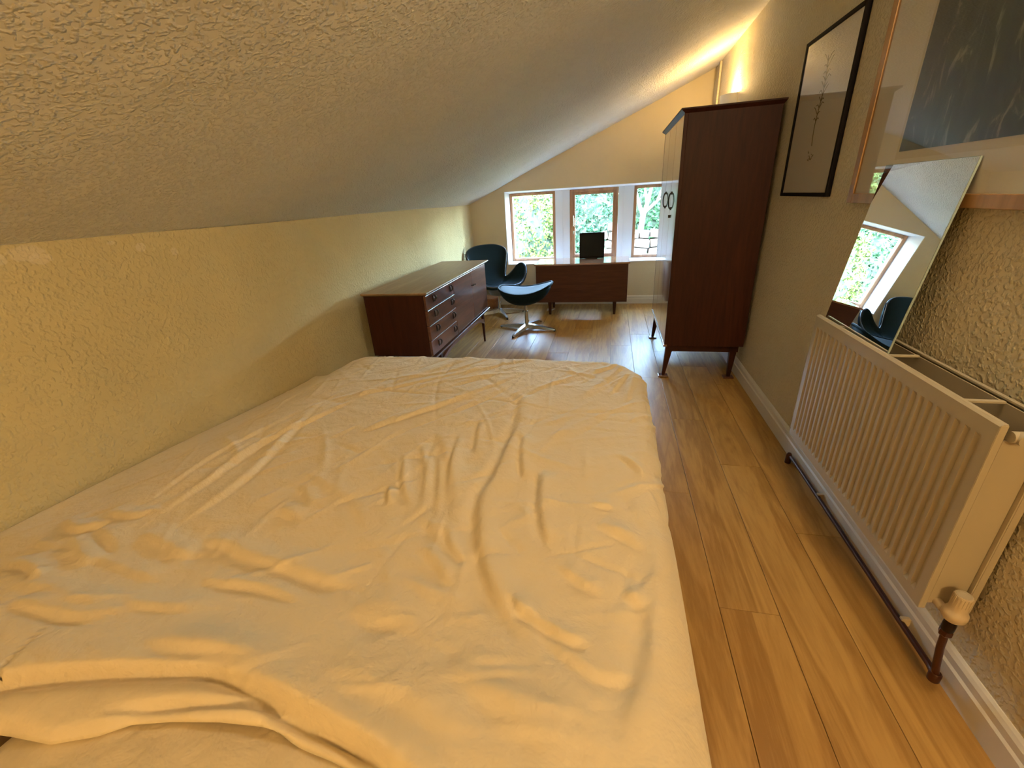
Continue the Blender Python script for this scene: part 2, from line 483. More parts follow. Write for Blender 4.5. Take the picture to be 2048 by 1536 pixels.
def frame_ring(mb, x0, x1, y0, y1, z0, z1, w, bev=0.003):
    mb.box(x0, x0 + w, y0, y1, z0, z1, bev); mb.box(x1 - w, x1, y0, y1, z0, z1, bev)
    mb.box(x0 + w, x1 - w, y0, y1, z0, z0 + w, bev); mb.box(x0 + w, x1 - w, y0, y1, z1 - w, z1, bev)
    return mb
def window(name, a, b, sash):
    t = thing(name, None, None, ((a + b) / 2, 5.8, 0.525), kind='structure')
    z0, z1 = SILL + 0.011, HEAD - 0.024
    frame_ring(MB(), a, b, 5.785, 5.855, z0, z1, 0.034).build('window_frame', 'frame_wood', t)
    if sash:
        s_ = frame_ring(MB(), a + 0.034, b - 0.034, 5.795, 5.845, z0 + 0.034, z1 - 0.034, 0.030).build('sash', 'frame_wood', t)
        h = MB().box(a + 0.036, a + 0.052, 5.775, 5.795, 0.93, 1.03, 0.004).box(a + 0.038, a + 0.050, 5.755, 5.778, 0.985, 1.06, 0.004).box(a + 0.036, a + 0.052, 5.778, 5.796, 0.84, 0.875, 0.003)
        h.build('window_handle', 'chrome', s_)
        MB().box(a + 0.062, b - 0.062, 5.819, 5.823, z0 + 0.062, z1 - 0.062).build('pane', 'pane', t)
    else:
        MB().box(a + 0.032, b - 0.032, 5.819, 5.823, z0 + 0.032, z1 - 0.032).build('pane', 'pane', t)
window('window_1', -1.292, -0.708, False)
window('window_2', -0.523, 0.067, True)
window('window_3', 0.251, 0.862, False)

# skirting boards
def skirt_poly(face, out, h=0.115):
    """profile from the wall face outwards; out=+1/-1"""
    o = out
    return [(face, 0), (face + o * 0.018, 0), (face + o * 0.018, h * 0.62), (face + o * 0.013, h * 0.68), (face + o * 0.013, h * 0.86), (face + o * 0.008, h * 0.95), (face + o * 0.003, h), (face, h)]
mb = MB()
for a, b in ((Y0, 3.3), (3.3, Y1 - 0.0)):
    pa, pb = skirt_poly(rwx(a), -1), skirt_poly(rwx(b), -1)
    n = len(pa)
    mb.add([(p[0], a, p[1]) for p in pa] + [(p[0], b, p[1]) for p in pb], [tuple(range(n)), tuple(range(2 * n - 1, n - 1, -1))] + [(i, (i + 1) % n, n + (i + 1) % n, n + i) for i in range(n)])
struct('baseboard_right', mb, 'white_paint')
struct('baseboard_left', MB().prism(skirt_poly(LW, 1), 'y', Y0, Y1), 'white_paint')
struct('baseboard_front', MB().prism(skirt_poly(Y1, -1, 0.10), 'x', LW + 0.018, 0.955), 'white_paint')
struct('trim_3', MB().box(0.948, 0.966, 5.19, 5.21, 1.75, cz(0.95) - 0.005, 0.003), 'wall')

# ------------------------------------------------------------------ bed
def seg_dist(px, py, poly):
    """signed distance to polyline (positive on its left) and parameter along it, numpy arrays"""
    best = np.full(px.shape, 1e9); sgn = np.ones(px.shape); par = np.zeros(px.shape)
    L = [0.0]
    for (a, b) in zip(poly[:-1], poly[1:]): L.append(L[-1] + math.hypot(b[0] - a[0], b[1] - a[1]))
    for k, (a, b) in enumerate(zip(poly[:-1], poly[1:])):
        dx, dy = b[0] - a[0], b[1] - a[1]
        l2 = dx * dx + dy * dy + 1e-12
        t = np.clip(((px - a[0]) * dx + (py - a[1]) * dy) / l2, 0, 1)
        qx, qy = a[0] + t * dx, a[1] + t * dy
        d = np.hypot(px - qx, py - qy)
        c = dx * (py - a[1]) - dy * (px - a[0])
        u = d < best
        best = np.where(u, d, best); sgn = np.where(u, np.sign(c), sgn); par = np.where(u, (L[k] + t * math.sqrt(l2)) / L[-1], par)
    return best * sgn, par
def smooth_poly(p, n=6):
    out = []
    for i in range(len(p) - 1):
        p0, p1, p2, p3 = p[max(i - 1, 0)], p[i], p[i + 1], p[min(i + 2, len(p) - 1)]
        for k in range(n):
            t = k / n
            out.append(tuple(0.5 * (2 * p1[c] + (p2[c] - p0[c]) * t + (2 * p0[c] - 5 * p1[c] + 4 * p2[c] - p3[c]) * t * t + (3 * p1[c] - p0[c] - 3 * p2[c] + p3[c]) * t ** 3) for c in (0, 1)))
    return out + [p[-1]]

FOLDS = {
'A': [(-0.30, 1.42), (-0.314, 1.311), (-0.320, 1.128), (-0.322, 0.978), (-0.333, 0.922), (-0.323, 0.839), (-0.289, 0.738), (-0.257, 0.667), (-0.217, 0.602), (-0.170, 0.550), (-0.135, 0.518), (-0.098, 0.496)],
'B': [(-0.281, 1.260), (-0.255, 1.089), (-0.226, 0.991)],
'C': [(-0.188, 1.057), (-0.166, 0.894), (-0.140, 0.795), (-0.111, 0.740)],
'D': [(-0.18, 0.60), (-0.151, 0.565), (-0.098, 0.539), (-0.056, 0.518), (-0.007, 0.512)],
'E': [(-0.099, 0.517), (-0.053, 0.485), (-0.005, 0.462), (0.039, 0.462), (0.068, 0.475)],
'F': [(0.117, 0.886), (0.108, 0.719), (0.095, 0.585), (0.075, 0.496), (0.046, 0.408), (0.030, 0.342)],
'H1': [(-1.203, 0.631), (-1.101, 0.608), (-0.981, 0.580)],
'H2': [(-1.026, 0.645), (-0.909, 0.631), (-0.836, 0.608), (-0.730, 0.598), (-0.623, 0.579), (-0.523, 0.559)],
'H3': [(-1.392, 0.589), (-1.274, 0.539), (-1.202, 0.506)],
'H4': [(-1.228, 0.535), (-1.095, 0.518), (-1.022, 0.510), (-0.978, 0.527)],
'H5': [(-1.343, 0.433), (-1.211, 0.436), (-1.070, 0.427), (-1.006, 0.451)],
'H6': [(-1.253, 0.383), (-1.112, 0.391), (-1.034, 0.396), (-0.939, 0.437), (-0.787, 0.462)],
'M': [(-0.887, 1.178), (-0.741, 1.330), (-0.568, 1.505), (-0.472, 1.616)],
'N2': [(-0.850, 1.563), (-0.683, 1.708), (-0.581, 1.95)],
'O': [(-0.353, 1.584), (-0.317, 1.326)],
'P': [(-0.601, 1.242), (-0.425, 0.938), (-0.399, 0.774)],
'R': [(-0.939, 0.946), (-0.690, 0.832), (-0.596, 0.726)],
'S': [(-0.70, 1.75), (-0.35, 2.0), (-0.1, 2.12)], 'T': [(-1.25, 1.2), (-0.95, 1.62), (-0.62, 2.05)], 'U': [(-0.1, 1.55), (0.02, 1.8), (0.1, 2.0)],
}
#            amplitude, width, valley-side factor
FPAR = {'A': (.015, .017, -.9), 'B': (.010, .011, -.9), 'C': (.012, .013, -.9), 'D': (.010, .009, -.8), 'E': (.005, .012, -1.0), 'F': (.010, .020, -.5),
        'H1': (.009, .012, .8), 'H2': (.009, .014, -.8), 'H3': (.009, .012, .8), 'H4': (.005, .012, .8), 'H5': (.006, .012, .9), 'H6': (.006, .012, .9),
        'M': (.005, .013, .6), 'N2': (.005, .014, .6), 'O': (.007, .02, -.8), 'P': (.006, .016, -.8), 'R': (.004, .012, .8), 'S': (.005, .014, .7), 'T': (.006, .016, .7), 'U': (.007, .014, .7)}
CREASES = [
    [(-1.32, 0.73), (-1.33, 1.00), (-1.24, 1.34)],
    [(-1.23, 0.71), (-1.21, 0.97), (-1.22, 1.19)],
    [(-1.13, 0.68), (-1.11, 0.92), (-1.18, 1.24)],
    [(-1.22, 0.84), (-1.21, 1.08), (-1.06, 1.43)],
    [(-1.09, 0.97), (-1.16, 1.20), (-1.20, 1.41)],
    [(-1.19, 1.63), (-0.78, 1.76), (-0.54, 2.09)],
    [(-1.20, 1.41), (-0.91, 1.60), (-0.60, 1.83)],
    [(-0.86, 1.23), (-0.63, 1.47), (-0.38, 1.82)],
    [(-0.61, 1.15), (-0.52, 0.96), (-0.48, 0.83)],
    [(-0.54, 1.13), (-0.47, 0.95), (-0.42, 0.80)],
    [(-0.65, 1.09), (-0.58, 0.93), (-0.52, 0.85)],
    [(-0.50, 1.23), (-0.46, 1.02), (-0.41, 0.86)],
    [(-0.44, 0.80), (-0.40, 0.75)],
    [(-0.39, 0.79), (-0.35, 0.72), (-0.30, 0.68)],
    [(-0.42, 0.71), (-0.35, 0.65), (-0.31, 0.61)],
    [(-0.62, 0.92), (-0.58, 0.84)],
    [(-0.90, 0.89), (-0.80, 0.81)],
    [(-0.89, 0.79), (-0.79, 0.75)],
    [(-0.46, 1.35), (-0.41, 1.11)],
    [(-0.01, 0.84), (0.04, 0.82), (0.10, 0.78)],
    [(-0.03, 0.92), (0.03, 0.91)],
    [(-0.09, 0.70), (-0.04, 0.66), (0.01, 0.64)],
    [(0.05, 0.65), (0.09, 0.62)],
    [(0.05, 1.17), (0.12, 1.07)],
    [(-0.08, 1.84), (0.06, 1.97), (0.13, 2.01)],
    [(0.01, 1.62), (0.10, 1.88)],
    [(0.08, 1.58), (0.13, 1.82), (0.17, 1.85)],
    [(-1.55, 0.68), (-1.42, 0.63), (-1.33, 0.67)],
    [(-1.51, 0.58), (-1.39, 0.56)],
    [(-1.42, 0.70), (-1.30, 0.69), (-1.25, 0.73)],
    [(-1.29, 0.49), (-1.31, 0.46)],
    [(-1.49, 0.51), (-1.35, 0.49), (-1.26, 0.46)],
    [(-1.36, 0.64), (-1.22, 0.59), (-1.17, 0.56)],
    [(-0.89, 0.53), (-0.74, 0.54), (-0.62, 0.52)],
    [(-0.50, 0.53), (-0.43, 0.52), (-0.33, 0.52)],
    [(-0.85, 0.38), (-0.72, 0.39), (-0.55, 0.38)],
    [(-0.47, 0.40), (-0.32, 0.38), (-0.18, 0.34)],
    [(-0.25, 0.44), (-0.14, 0.40), (-0.05, 0.35)],
]
J = [(-1.60, 0.10), (-1.087, 0.251), (-1.040, 0.266), (-0.985, 0.285), (-0.873, 0.314), (-0.783, 0.333), (-0.670, 0.351), (-0.579, 0.343), (-0.490, 0.332), (-0.382, 0.308), (-0.303, 0.288), (-0.222, 0.261), (-0.05, 0.19)]
K = [(-0.808, 0.262), (-0.711, 0.287), (-0.625, 0.307), (-0.543, 0.321), (-0.495, 0.312), (-0.426, 0.305), (-0.361, 0.298), (-0.268, 0.280)]
HEMX = [-1.70, -1.30, -1.019, -0.940, -0.858, -0.787, -0.745, -0.682, -0.597, -0.518, -0.442, -0.355, -0.292, -0.186, -0.05, 0.15, 0.40]
HEMY = [0.10, 0.16, 0.204, 0.211, 0.215, 0.238, 0.261, 0.276, 0.290, 0.297, 0.294, 0.280, 0.258, 0.215, 0.16, 0.12, 0.10]

bed = thing('bed', 'double bed with undersheet darkened for shade in the foreground beneath the cream duvet', 'bed', (-0.7, 1.0, 0))
MB().box(-1.55, 0.05, -0.95, 2.02, 0.24, 0.425, 0.05).build('mattress', 'linen_gap_shade', bed, smooth=True)
MB().box(-1.53, 0.03, -0.93, 2.00, 0.10, 0.24, 0.01).build('bed_base', 'teak', bed)
for lx in (-1.48, -0.02):
    for ly in (-0.85, 1.92):
        MB().lathe([(0.025, 0.0), (0.03, 0.10)], lx, ly, 12).build('leg', 'teak', bed)

TOPZ = 0.545
def build_duvet():
    NX, NY = 420, 430
    u = np.linspace(-1.80, 0.54, NX)      # cloth coordinate across
    w = np.linspace(0.0, 1.0, NY)
    U, Wp = np.meshgrid(u, w, indexing='ij')
    hem = np.interp(U, HEMX, HEMY)
    V = hem + Wp * (2.55 - hem)
    XR, YF = 0.095, 1.97                  # where the flat top ends
    ex = np.maximum(U - XR, 0); ey = np.maximum(V - YF, 0)
    ex2, ey2 = ex, ey
    rc = 0.17
    ex2 = np.maximum(U - (XR - rc), 0); ey2 = np.maximum(V - (YF - rc), 0)
    hy = np.hypot(ex2, ey2) + 1e-9
    nx, ny = ex2 / hy, ey2 / hy
    d = np.maximum(hy - rc, 0)
    hin = np.minimum(hy, rc)
    r = 0.085
    arc = r * PI / 2
    th = np.clip(d / r, 0, PI / 2 * 0.97)
    horiz = r * np.sin(th); drop = r * (1 - np.cos(th))
    rest = np.maximum(d - arc * 0.97, 0)
    horiz = horiz + rest * 0.10; drop = drop + rest * 0.985
    X = np.minimum(U, XR - rc) + nx * (hin + horiz)
    Y = np.minimum(V, YF - rc) + ny * (hin + horiz)
    # pillowy waves on the hanging part
    ang = np.arctan2(ny, nx)
    run = V * 9.0 + ang * 4.0
    amp = np.clip(rest / 0.25, 0, 1)
    wave = (0.016 * np.sin(run * 1.7 + 0.6) + 0.009 * np.sin(run * 3.9 + U * 0)) * amp
    X = X + nx * wave; Y = Y + ny * wave
    Z = TOPZ - drop
    # left side sinks towards the wall
    zwall = np.interp(V, [0.2, 0.6, 1.2, 1.9, 2.3], [0.475, 0.485, 0.455, 0.40, 0.37])
    t = np.clip((-1.28 - U) / 0.44, 0, 1)
    ts = t * t * (3 - 2 * t)
    Z = Z - np.maximum(Z - zwall, 0) * ts
    X = np.where(U < -1.722, -1.722 + (U + 1.722) * 0.02, X)
    Z = np.where(U < -1.722, Z - (-1.722 - U) * 0.9, Z)
    # soft broad undulation and the loft towards the near edge
    flat = np.clip(1 - d / 0.06, 0, 1)
    Z += 0.010 * np.sin(U * 3.1 + 1.0) * np.sin(V * 2.6 + 0.4) * flat
    nearb = np.exp(-((V - 0.32) / 0.17) ** 2)
    Z += 0.035 * nearb * np.clip((0.25 - U) / 0.3, 0, 1) * np.clip((U + 1.5) / 0.3, 0, 1) * flat
    # named folds
    for k, pl in FOLDS.items():
        a, wd, vs = FPAR[k]
        sd, par = seg_dist(U, V, smooth_poly(pl))
        env = np.clip(par / 0.18, 0, 1) * np.clip((1 - par) / 0.18, 0, 1)
        env = env * env * (3 - 2 * env)
        inside = (np.abs(sd) < wd * 8)
        q = sd - wd * 0.7
        prof = np.exp(-(q / np.where(q > 0, wd * 2.6, wd * 0.9)) ** 2) + (vs * 0.8 * np.exp(-((sd + wd * 0.9) / (wd * 1.0)) ** 2) if vs < 0 else 0)
        Z += np.where(inside, a * env * prof, 0)
    for k, pl in enumerate(CREASES):
        sd, par = seg_dist(U, V, smooth_poly(pl, 4))
        env = np.sin(PI * np.clip(par, 0, 1)) ** 0.8
        wd = 0.008 + 0.004 * ((k * 7) % 5) / 4
        if k >= 34: wd *= 2.2
        a = (0.0070 + 0.0045 * ((k * 5) % 4) / 3) * (0.5 if 5 <= k <= 7 else 1)
        prof = np.exp(-(sd / np.where(sd > 0, wd * 2.2, wd * 0.9)) ** 2) - 0.6 * np.exp(-((sd + wd * 1.5) / wd) ** 2)
        Z += np.where(np.abs(sd) < wd * 7, a * env * prof, 0) * flat
    # overlapping near folds: sharp drop, then a roll towards the hem
    sd, par = seg_dist(U, V, smooth_poly(J))
    below = -sd
    sg = 0.5 + 0.5 * np.tanh(below / 0.004)
    step = sg * (-0.026 * np.exp(-(np.maximum(below, 0) / 0.020) ** 2) - 0.006) + (1 - sg) * 0.010 * np.exp(-(np.minimum(below, 0) / 0.06) ** 2)
    fade = np.clip((par) / 0.05, 0, 1) * np.clip((1 - par) / 0.1, 0, 1)
    Z += step * fade
    sd, par = seg_dist(U, V, smooth_poly(K))
    fade = np.clip(par / 0.15, 0, 1) * np.clip((1 - par) / 0.15, 0, 1)
    Z += (-0.018 * np.exp(-((sd) / 0.007) ** 2)) * fade
    hd = V - hem
    Z -= 0.018 * np.exp(-(hd / 0.010) ** 2)
    # many small random creases
    rs = np.random.RandomState(11)
    for k in range(330):
        cx_, cy_ = rs.uniform(-1.65, 0.30), rs.uniform(0.35, 2.2)
        L = rs.uniform(0.05, 0.20) * (1.0 if cy_ > 0.9 else 0.6)
        base = 1.15 if rs.rand() < 0.6 else rs.uniform(0, PI)
        an = base + rs.normal(0, 0.35)
        if cy_ < 0.6: an = rs.normal(0.1, 0.35)
        a = rs.uniform(0.0018, 0.0052) * rs.choice([-1, 1]); wd = rs.uniform(0.006, 0.013)
        c, s_ = math.cos(an), math.sin(an)
        i0, i1 = np.searchsorted(u, [cx_ - 2.2 * L - 0.05, cx_ + 2.2 * L + 0.05])
        if i1 - i0 < 3: continue
        dx, dy = U[i0:i1] - cx_, V[i0:i1] - cy_
        al = dx * c + dy * s_; ac = -dx * s_ + dy * c + 0.6 * al * al * rs.uniform(-1, 1)
        g = a * np.exp(-(al / L) ** 2) * np.exp(-(ac / wd) ** 2)
        mx = nx[i0:i1] * (1 - flat[i0:i1]); my = ny[i0:i1] * (1 - flat[i0:i1])
        Z[i0:i1] += g * flat[i0:i1]
        X[i0:i1] += g * mx * 1.6; Y[i0:i1] += g * my * 1.6
    Z = np.maximum(Z, 0.06)
    verts = np.stack([X, Y, Z], -1).reshape(-1, 3)
    idx = np.arange(NX * NY).reshape(NX, NY)
    f = np.stack([idx[:-1, :-1], idx[1:, :-1], idx[1:, 1:], idx[:-1, 1:]], -1).reshape(-1, 4)
    me = bpy.data.meshes.new('duvet')
    me.from_pydata(verts.tolist(), [], f.tolist())
    me.polygons.foreach_set('use_smooth', [True] * len(me.polygons))
    me.materials.append(M['duvet'])
    o = bpy.data.objects.new('duvet', me)
    COL.objects.link(o)
    sm = o.modifiers.new('thick', 'SOLIDIFY'); sm.thickness = 0.012; sm.offset = -1
    return o
duvet = build_duvet()
tag(duvet, 'crumpled cream duvet spread over the whole bed in the foreground', 'duvet')

def build_pillow():
    n = 60
    v, f = [], []
    for side in (1, -1):
        base = len(v)
        for i in range(n + 1):
            for j in range(n + 1):
                a, b = 2 * i / n - 1, 2 * j / n - 1
                e = max(0.0, (1 - abs(a) ** 2.6) * (1 - abs(b) ** 2.6)) ** 0.42
                px = a * (0.60 - 0.02 * abs(b) ** 3); py = b * (0.30 - 0.02 * abs(a) ** 3)
                wr = 0.0025 * math.sin(34 * a + 9 * b + 2 * math.sin(7 * b)) + 0.002 * noise.noise(Vector((a * 5, b * 9, 2)))
                z = side * 0.062 * e + (wr * e if side > 0 else 0)
                v.append((px, py, z))
        for i in range(n):
            for j in range(n):
                q = (base + i * (n + 1) + j, base + (i + 1) * (n + 1) + j, base + (i + 1) * (n + 1) + j + 1, base + i * (n + 1) + j + 1)
                f.append(q if side > 0 else q[::-1])
    o = MB().add(v, f).build('pillow', 'pillow', smooth='all')
    o.location = (-0.40, 0.045, 0.488)
    o.rotation_euler = (0.0, 0.0, -0.03)
    return tag(o, 'cream pillow peeping out below the near edge of the duvet', 'pillow')
build_pillow()

# ------------------------------------------------------------------ sideboard
def sideboard():
    t = thing('sideboard', 'long low dark wood sideboard against the left wall beyond the bed', 'sideboard', (-1.43, 3.4, 0))
    xf, xb, y0, y1, zb, zt = -1.20, -1.66, 2.625, 4.10, 0.31, 0.745
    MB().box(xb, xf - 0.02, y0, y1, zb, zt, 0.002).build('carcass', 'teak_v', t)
    tp = [(xb - 0.005, zt), (xf + 0.004, zt), (xf + 0.022, zt + 0.014), (xf + 0.020, zt + 0.020), (xb - 0.005, zt + 0.020)]
    mb = MB(); n = len(tp)
    ya, yb = y0 - 0.006, y1 + 0.01
    v = []
    for yy, inset in ((ya, 1), (ya - 0.022, 0), (yb + 0.022, 0), (yb, 1)):
        pass
    mb.quadbox([(xb - .005, ya, zt), (xf + .004, ya, zt), (xf + .004, yb, zt), (xb - .005, yb, zt)], [(xb - .005, ya - .02, zt + .013), (xf + .022, ya - .02, zt + .013), (xf + .022, yb + .045, zt + .013), (xb - .005, yb + .045, zt + .013)])
    mb.quadbox([(xb - .005, ya - .02, zt + .013), (xf + .022, ya - .02, zt + .013), (xf + .022, yb + .045, zt + .013), (xb - .005, yb + .045, zt + .013)], [(xb - .005, ya - .018, zt + .020), (xf + .020, ya - .018, zt + .020), (xf + .020, yb + .043, zt + .020), (xb - .005, yb + .043, zt + .020)])
    mb.build('top', 'teak_sbtop', t)
    # four drawers
    zs = [zb + 0.004, 0.425, 0.532, 0.640, zt - 0.004]
    yd = 3.172
    for k in range(4):
        proud = 0.004 if k in (1, 2) else 0.0
        d = MB().box(xf - 0.02, xf - 0.001 + proud, y0 + 0.004, yd - 0.003, zs[k] + 0.0015, zs[k + 1] - 0.0015, 0.003).build('drawer', 'teak', t)
        zc = (zs[k] + zs[k + 1]) / 2 + 0.01
        for yc in (2.745, 3.085):
            hm = MB()
            for sgn in (-1, 1):     # two facing crescents
                pts = [(xf + 0.006 + 0.010 * math.cos(a_), yc + sgn * (0.010 + 0.016 * math.cos(a_)), zc + 0.021 * math.sin(a_)) for a_ in [PI * (i / 10 - 0.5) * 1.15 for i in range(11)]]
                hm.tube(pts, [0.003 + 0.003 * math.sin(PI * i / 10) for i in range(11)], 6)
            hm.build('handle', 'handle', d, smooth=True)
    for a, b, hy in ((yd, 3.64, 3.617), (3.64, 4.094, 3.672)):
        d = MB().box(xf - 0.02, xf - 0.001, a + 0.003, b - 0.003, zb + 0.005, zt - 0.005, 0.003).build('door', 'teak', t)
        MB().tube([(xf, hy, 0.619), (xf + 0.018, hy, 0.619), (xf + 0.021, hy + 0.004, 0.619), (xf + 0.022, hy + 0.012, 0.619)], [0.004, 0.004, 0.006, 0.004], 8).build('door_knob', 'handle', d, smooth=True)
    # stand: rail, curved apron and tapered legs
    for xx, nm in ((xf - 0.012, 0), (xb + 0.02, 1)):
        MB().box(xx - 0.014, xx + 0.016, y0 + 0.0, y1 + 0.045, 0.283, 0.297, 0.003).build('stand_rail', 'teak', t)
        top, bot = [], []
        for i in range(41):
            yy = 2.76 + (3.93 - 2.76) * i / 40
            q = abs(2 * i / 40 - 1)
            bot.append((yy, 0.252 - 0.075 * q ** 5)); top.append((yy, 0.284 - (0.055 * q ** 3 if q < 0.97 else 0.045)))
        MB().prism(bot + top[::-1], 'x', xx - 0.011, xx + 0.011).build('apron', 'teak', t)
    for xx in (xf - 0.012, xb + 0.02):
        for yy, sg in ((2.775, -1), (3.915, 1)):
            A = [(xx - .013, yy - .016, .285), (xx + .013, yy - .016, .285), (xx + .013, yy + .018, .285), (xx - .013, yy + .018, .285)]
            s2 = 0.012 * sg
            B = [(xx - .008, yy - .008 + s2, 0.0), (xx + .006, yy - .008 + s2, 0.0), (xx + .006, yy + .007 + s2, 0.0), (xx - .008, yy + .007 + s2, 0.0)]
            MB().quadbox(A, B).build('leg', 'teak_v', t)
    for yy in (2.80, 3.89):
        MB().box(xb + 0.03, xf - 0.022, yy - 0.01, yy + 0.01, 0.265, 0.285).build('cross_rail', 'teak_v', t)
        MB().box(xb + 0.03, xf - 0.03, yy - 0.012, yy + 0.012, 0.285, zb).build('spacer', 'teak_v', t)
sideboard()

# ------------------------------------------------------------------ wardrobe
def wardrobe():
    t = thing('wardrobe', 'tall dark mahogany wardrobe on splayed legs against the right wall', 'wardrobe', (0.66, 3.6, 0))
    xf, xb, y0, y1, zb, zt = 0.400, 0.926, 3.09, 4.14, 0.255, 1.715
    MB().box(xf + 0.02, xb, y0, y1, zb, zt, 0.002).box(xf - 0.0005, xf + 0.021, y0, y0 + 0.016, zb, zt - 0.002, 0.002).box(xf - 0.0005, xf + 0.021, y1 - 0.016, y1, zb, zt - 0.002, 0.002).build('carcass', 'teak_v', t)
    tz = zt
    A = [(xf + .004, y0 + .0, tz - .012), (xb, y0, tz - .012), (xb, y1, tz - .012), (xf + .004, y1, tz - .012)]
    B = [(xf - .022, y0 - .022, tz + .006), (xb + .012, y0 - .022, tz + .006), (xb + .012, y1 + .022, tz + .006), (xf - .022, y1 + .022, tz + .006)]
    Cq = [(xf - .022, y0 - .022, tz + .014), (xb + .012, y0 - .022, tz + .014), (xb + .012, y1 + .022, tz + .014), (xf - .022, y1 + .022, tz + .014)]
    MB().quadbox(A, B).quadbox(B, Cq).build('cornice', 'teak_v', t)
    seams = [y0 + 0.016, 3.435, 3.79, y1 - 0.016]
    for k, (a, b) in enumerate(zip(seams[:-1], seams[1:])):
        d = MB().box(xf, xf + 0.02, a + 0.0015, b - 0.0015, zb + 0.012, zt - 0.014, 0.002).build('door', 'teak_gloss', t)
        if k == 0: hy = [b - 0.035]
        elif k == 1: hy = [b - 0.035]
        else: hy = []
        for y in hy:
            pts = [(xf - 0.004, y, 1.272), (xf - 0.010, y, 1.268), (xf - 0.015, y + 0.0, 1.25), (xf - 0.018, y, 1.222), (xf - 0.015, y, 1.194), (xf - 0.010, y, 1.176), (xf - 0.004, y, 1.172)]
            MB().tube(pts, 0.0045, 8).build('handle', 'handle', d, smooth=True)
            for hz in (1.272, 1.172): MB().box(xf - 0.006, xf, y - 0.006, y + 0.006, hz - .01, hz + .01, 0.001).build('handle_mount', 'handle', d)
        if k == 0:
            MB().lathe([(0.006, 0), (0.008, 0.02)], 0, 0, 10).build('escutcheon', 'handle', d).location = (xf - 0.004, b - 0.02, 1.11)
    MB().box(xf + 0.03, xb - 0.02, y0 + 0.03, y1 - 0.03, 0.205, zb).build('plinth_rail', 'teak_v', t)
    MB().box(xf - 0.006, xf + 0.02, y0 - 0.002, y1, zb - 0.006, zb + 0.011, 0.003).build('bottom_moulding', 'teak_gloss', t)
    for (x_, sx) in ((xf + 0.045, -1), (xb - 0.05, 1)):
        for (y_, sy) in ((y0 + 0.05, -1), (y1 - 0.05, 1)):
            o_ = 0.03
            A = [(x_ - .026, y_ - .02, .256), (x_ + .026, y_ - .02, .256), (x_ + .026, y_ + .02, .256), (x_ - .026, y_ + .02, .256)]
            B = [(x_ - .011 + sx * o_, y_ - .011, .012), (x_ + .011 + sx * o_, y_ - .011, .012), (x_ + .011 + sx * o_, y_ + .011, .012), (x_ - .011 + sx * o_, y_ + .011, .012)]
            if sx > 0: B = [(p[0] - 0.03 * 1.2, p[1], p[2]) for p in B]
            MB().quadbox(A, B).build('leg', 'teak_v', t)
            cxx = sum(p[0] for p in B) / 4; cyy = sum(p[1] for p in B) / 4
            front, near = sx < 0, sy < 0
            lab = {(True, True): 'square dark wooden floor cup under the wardrobe leg nearest the bed', (True, False): 'square dark wooden floor cup under the far front wardrobe leg',
                   (False, True): 'square dark floor cup under the near rear wardrobe leg by the skirting', (False, False): 'square floor cup under the far rear wardrobe leg'}[(front, near)]
            c_ = MB().box(cxx - .035, cxx + .035, cyy - .03, cyy + .03, 0.0005, 0.012, 0.003).build('floor_cup', 'teak')
            tag(c_, lab, 'floor cup', 'floor cups under the wardrobe legs')
wardrobe()

# ------------------------------------------------------------------ wall uplighter above the wardrobe
def wall_lamp():
    xw, yc = rwx(4.5), 4.50
    t = thing('wall_lamp', 'white half-round wall uplighter glowing above the wardrobe', 'lamp', (xw, yc, 1.90))
    pts_o, pts_i = [], []
    mb = MB(); n = 24
    v, f = [], []
    for (r, z) in ((0.045, 1.86), (0.10, 1.90), (0.115, 1.985), (0.108, 1.985), (0.092, 1.905), (0.04, 1.868)):
        for k in range(n + 1):
            a = PI * k / n
            v.append((xw - r * math.sin(a), yc + r * math.cos(a), z))
    for i in range(5):
        for k in range(n):
            f.append((i * (n + 1) + k, i * (n + 1) + k + 1, (i + 1) * (n + 1) + k + 1, (i + 1) * (n + 1) + k))
    mb.add(v, f).build('shade', 'reveal', t, smooth=True)
    MB().box(xw - 0.012, xw, yc - 0.04, yc + 0.04, 1.875, 1.93, 0.003).build('back_plate', 'reveal', t)
    b = MB().lathe([(0.008, 1.90), (0.012, 1.915), (0.022, 1.93), (0.022, 1.945), (0.012, 1.957), (0.004, 1.96)], 0.905, yc, 14)
    bm_ = bpy.data.materials.new('bulb_glow'); bm_.use_nodes = True
    p = bm_.node_tree.nodes['Principled BSDF']; p.inputs['Emission Color'].default_value = (1, 0.7, 0.35, 1); p.inputs['Emission Strength'].default_value = 12
    ob = b.build('bulb', bm_, t, smooth=True)
    MB().tube([(xw - 0.01, yc, 1.90), (0.905, yc, 1.898), (0.905, yc, 1.903)], 0.006, 8).build('lamp_holder', 'reveal', t)
wall_lamp()
bpy.data.objects['wall_lamp_bulb'].location = (0.900, 4.50, 1.995)

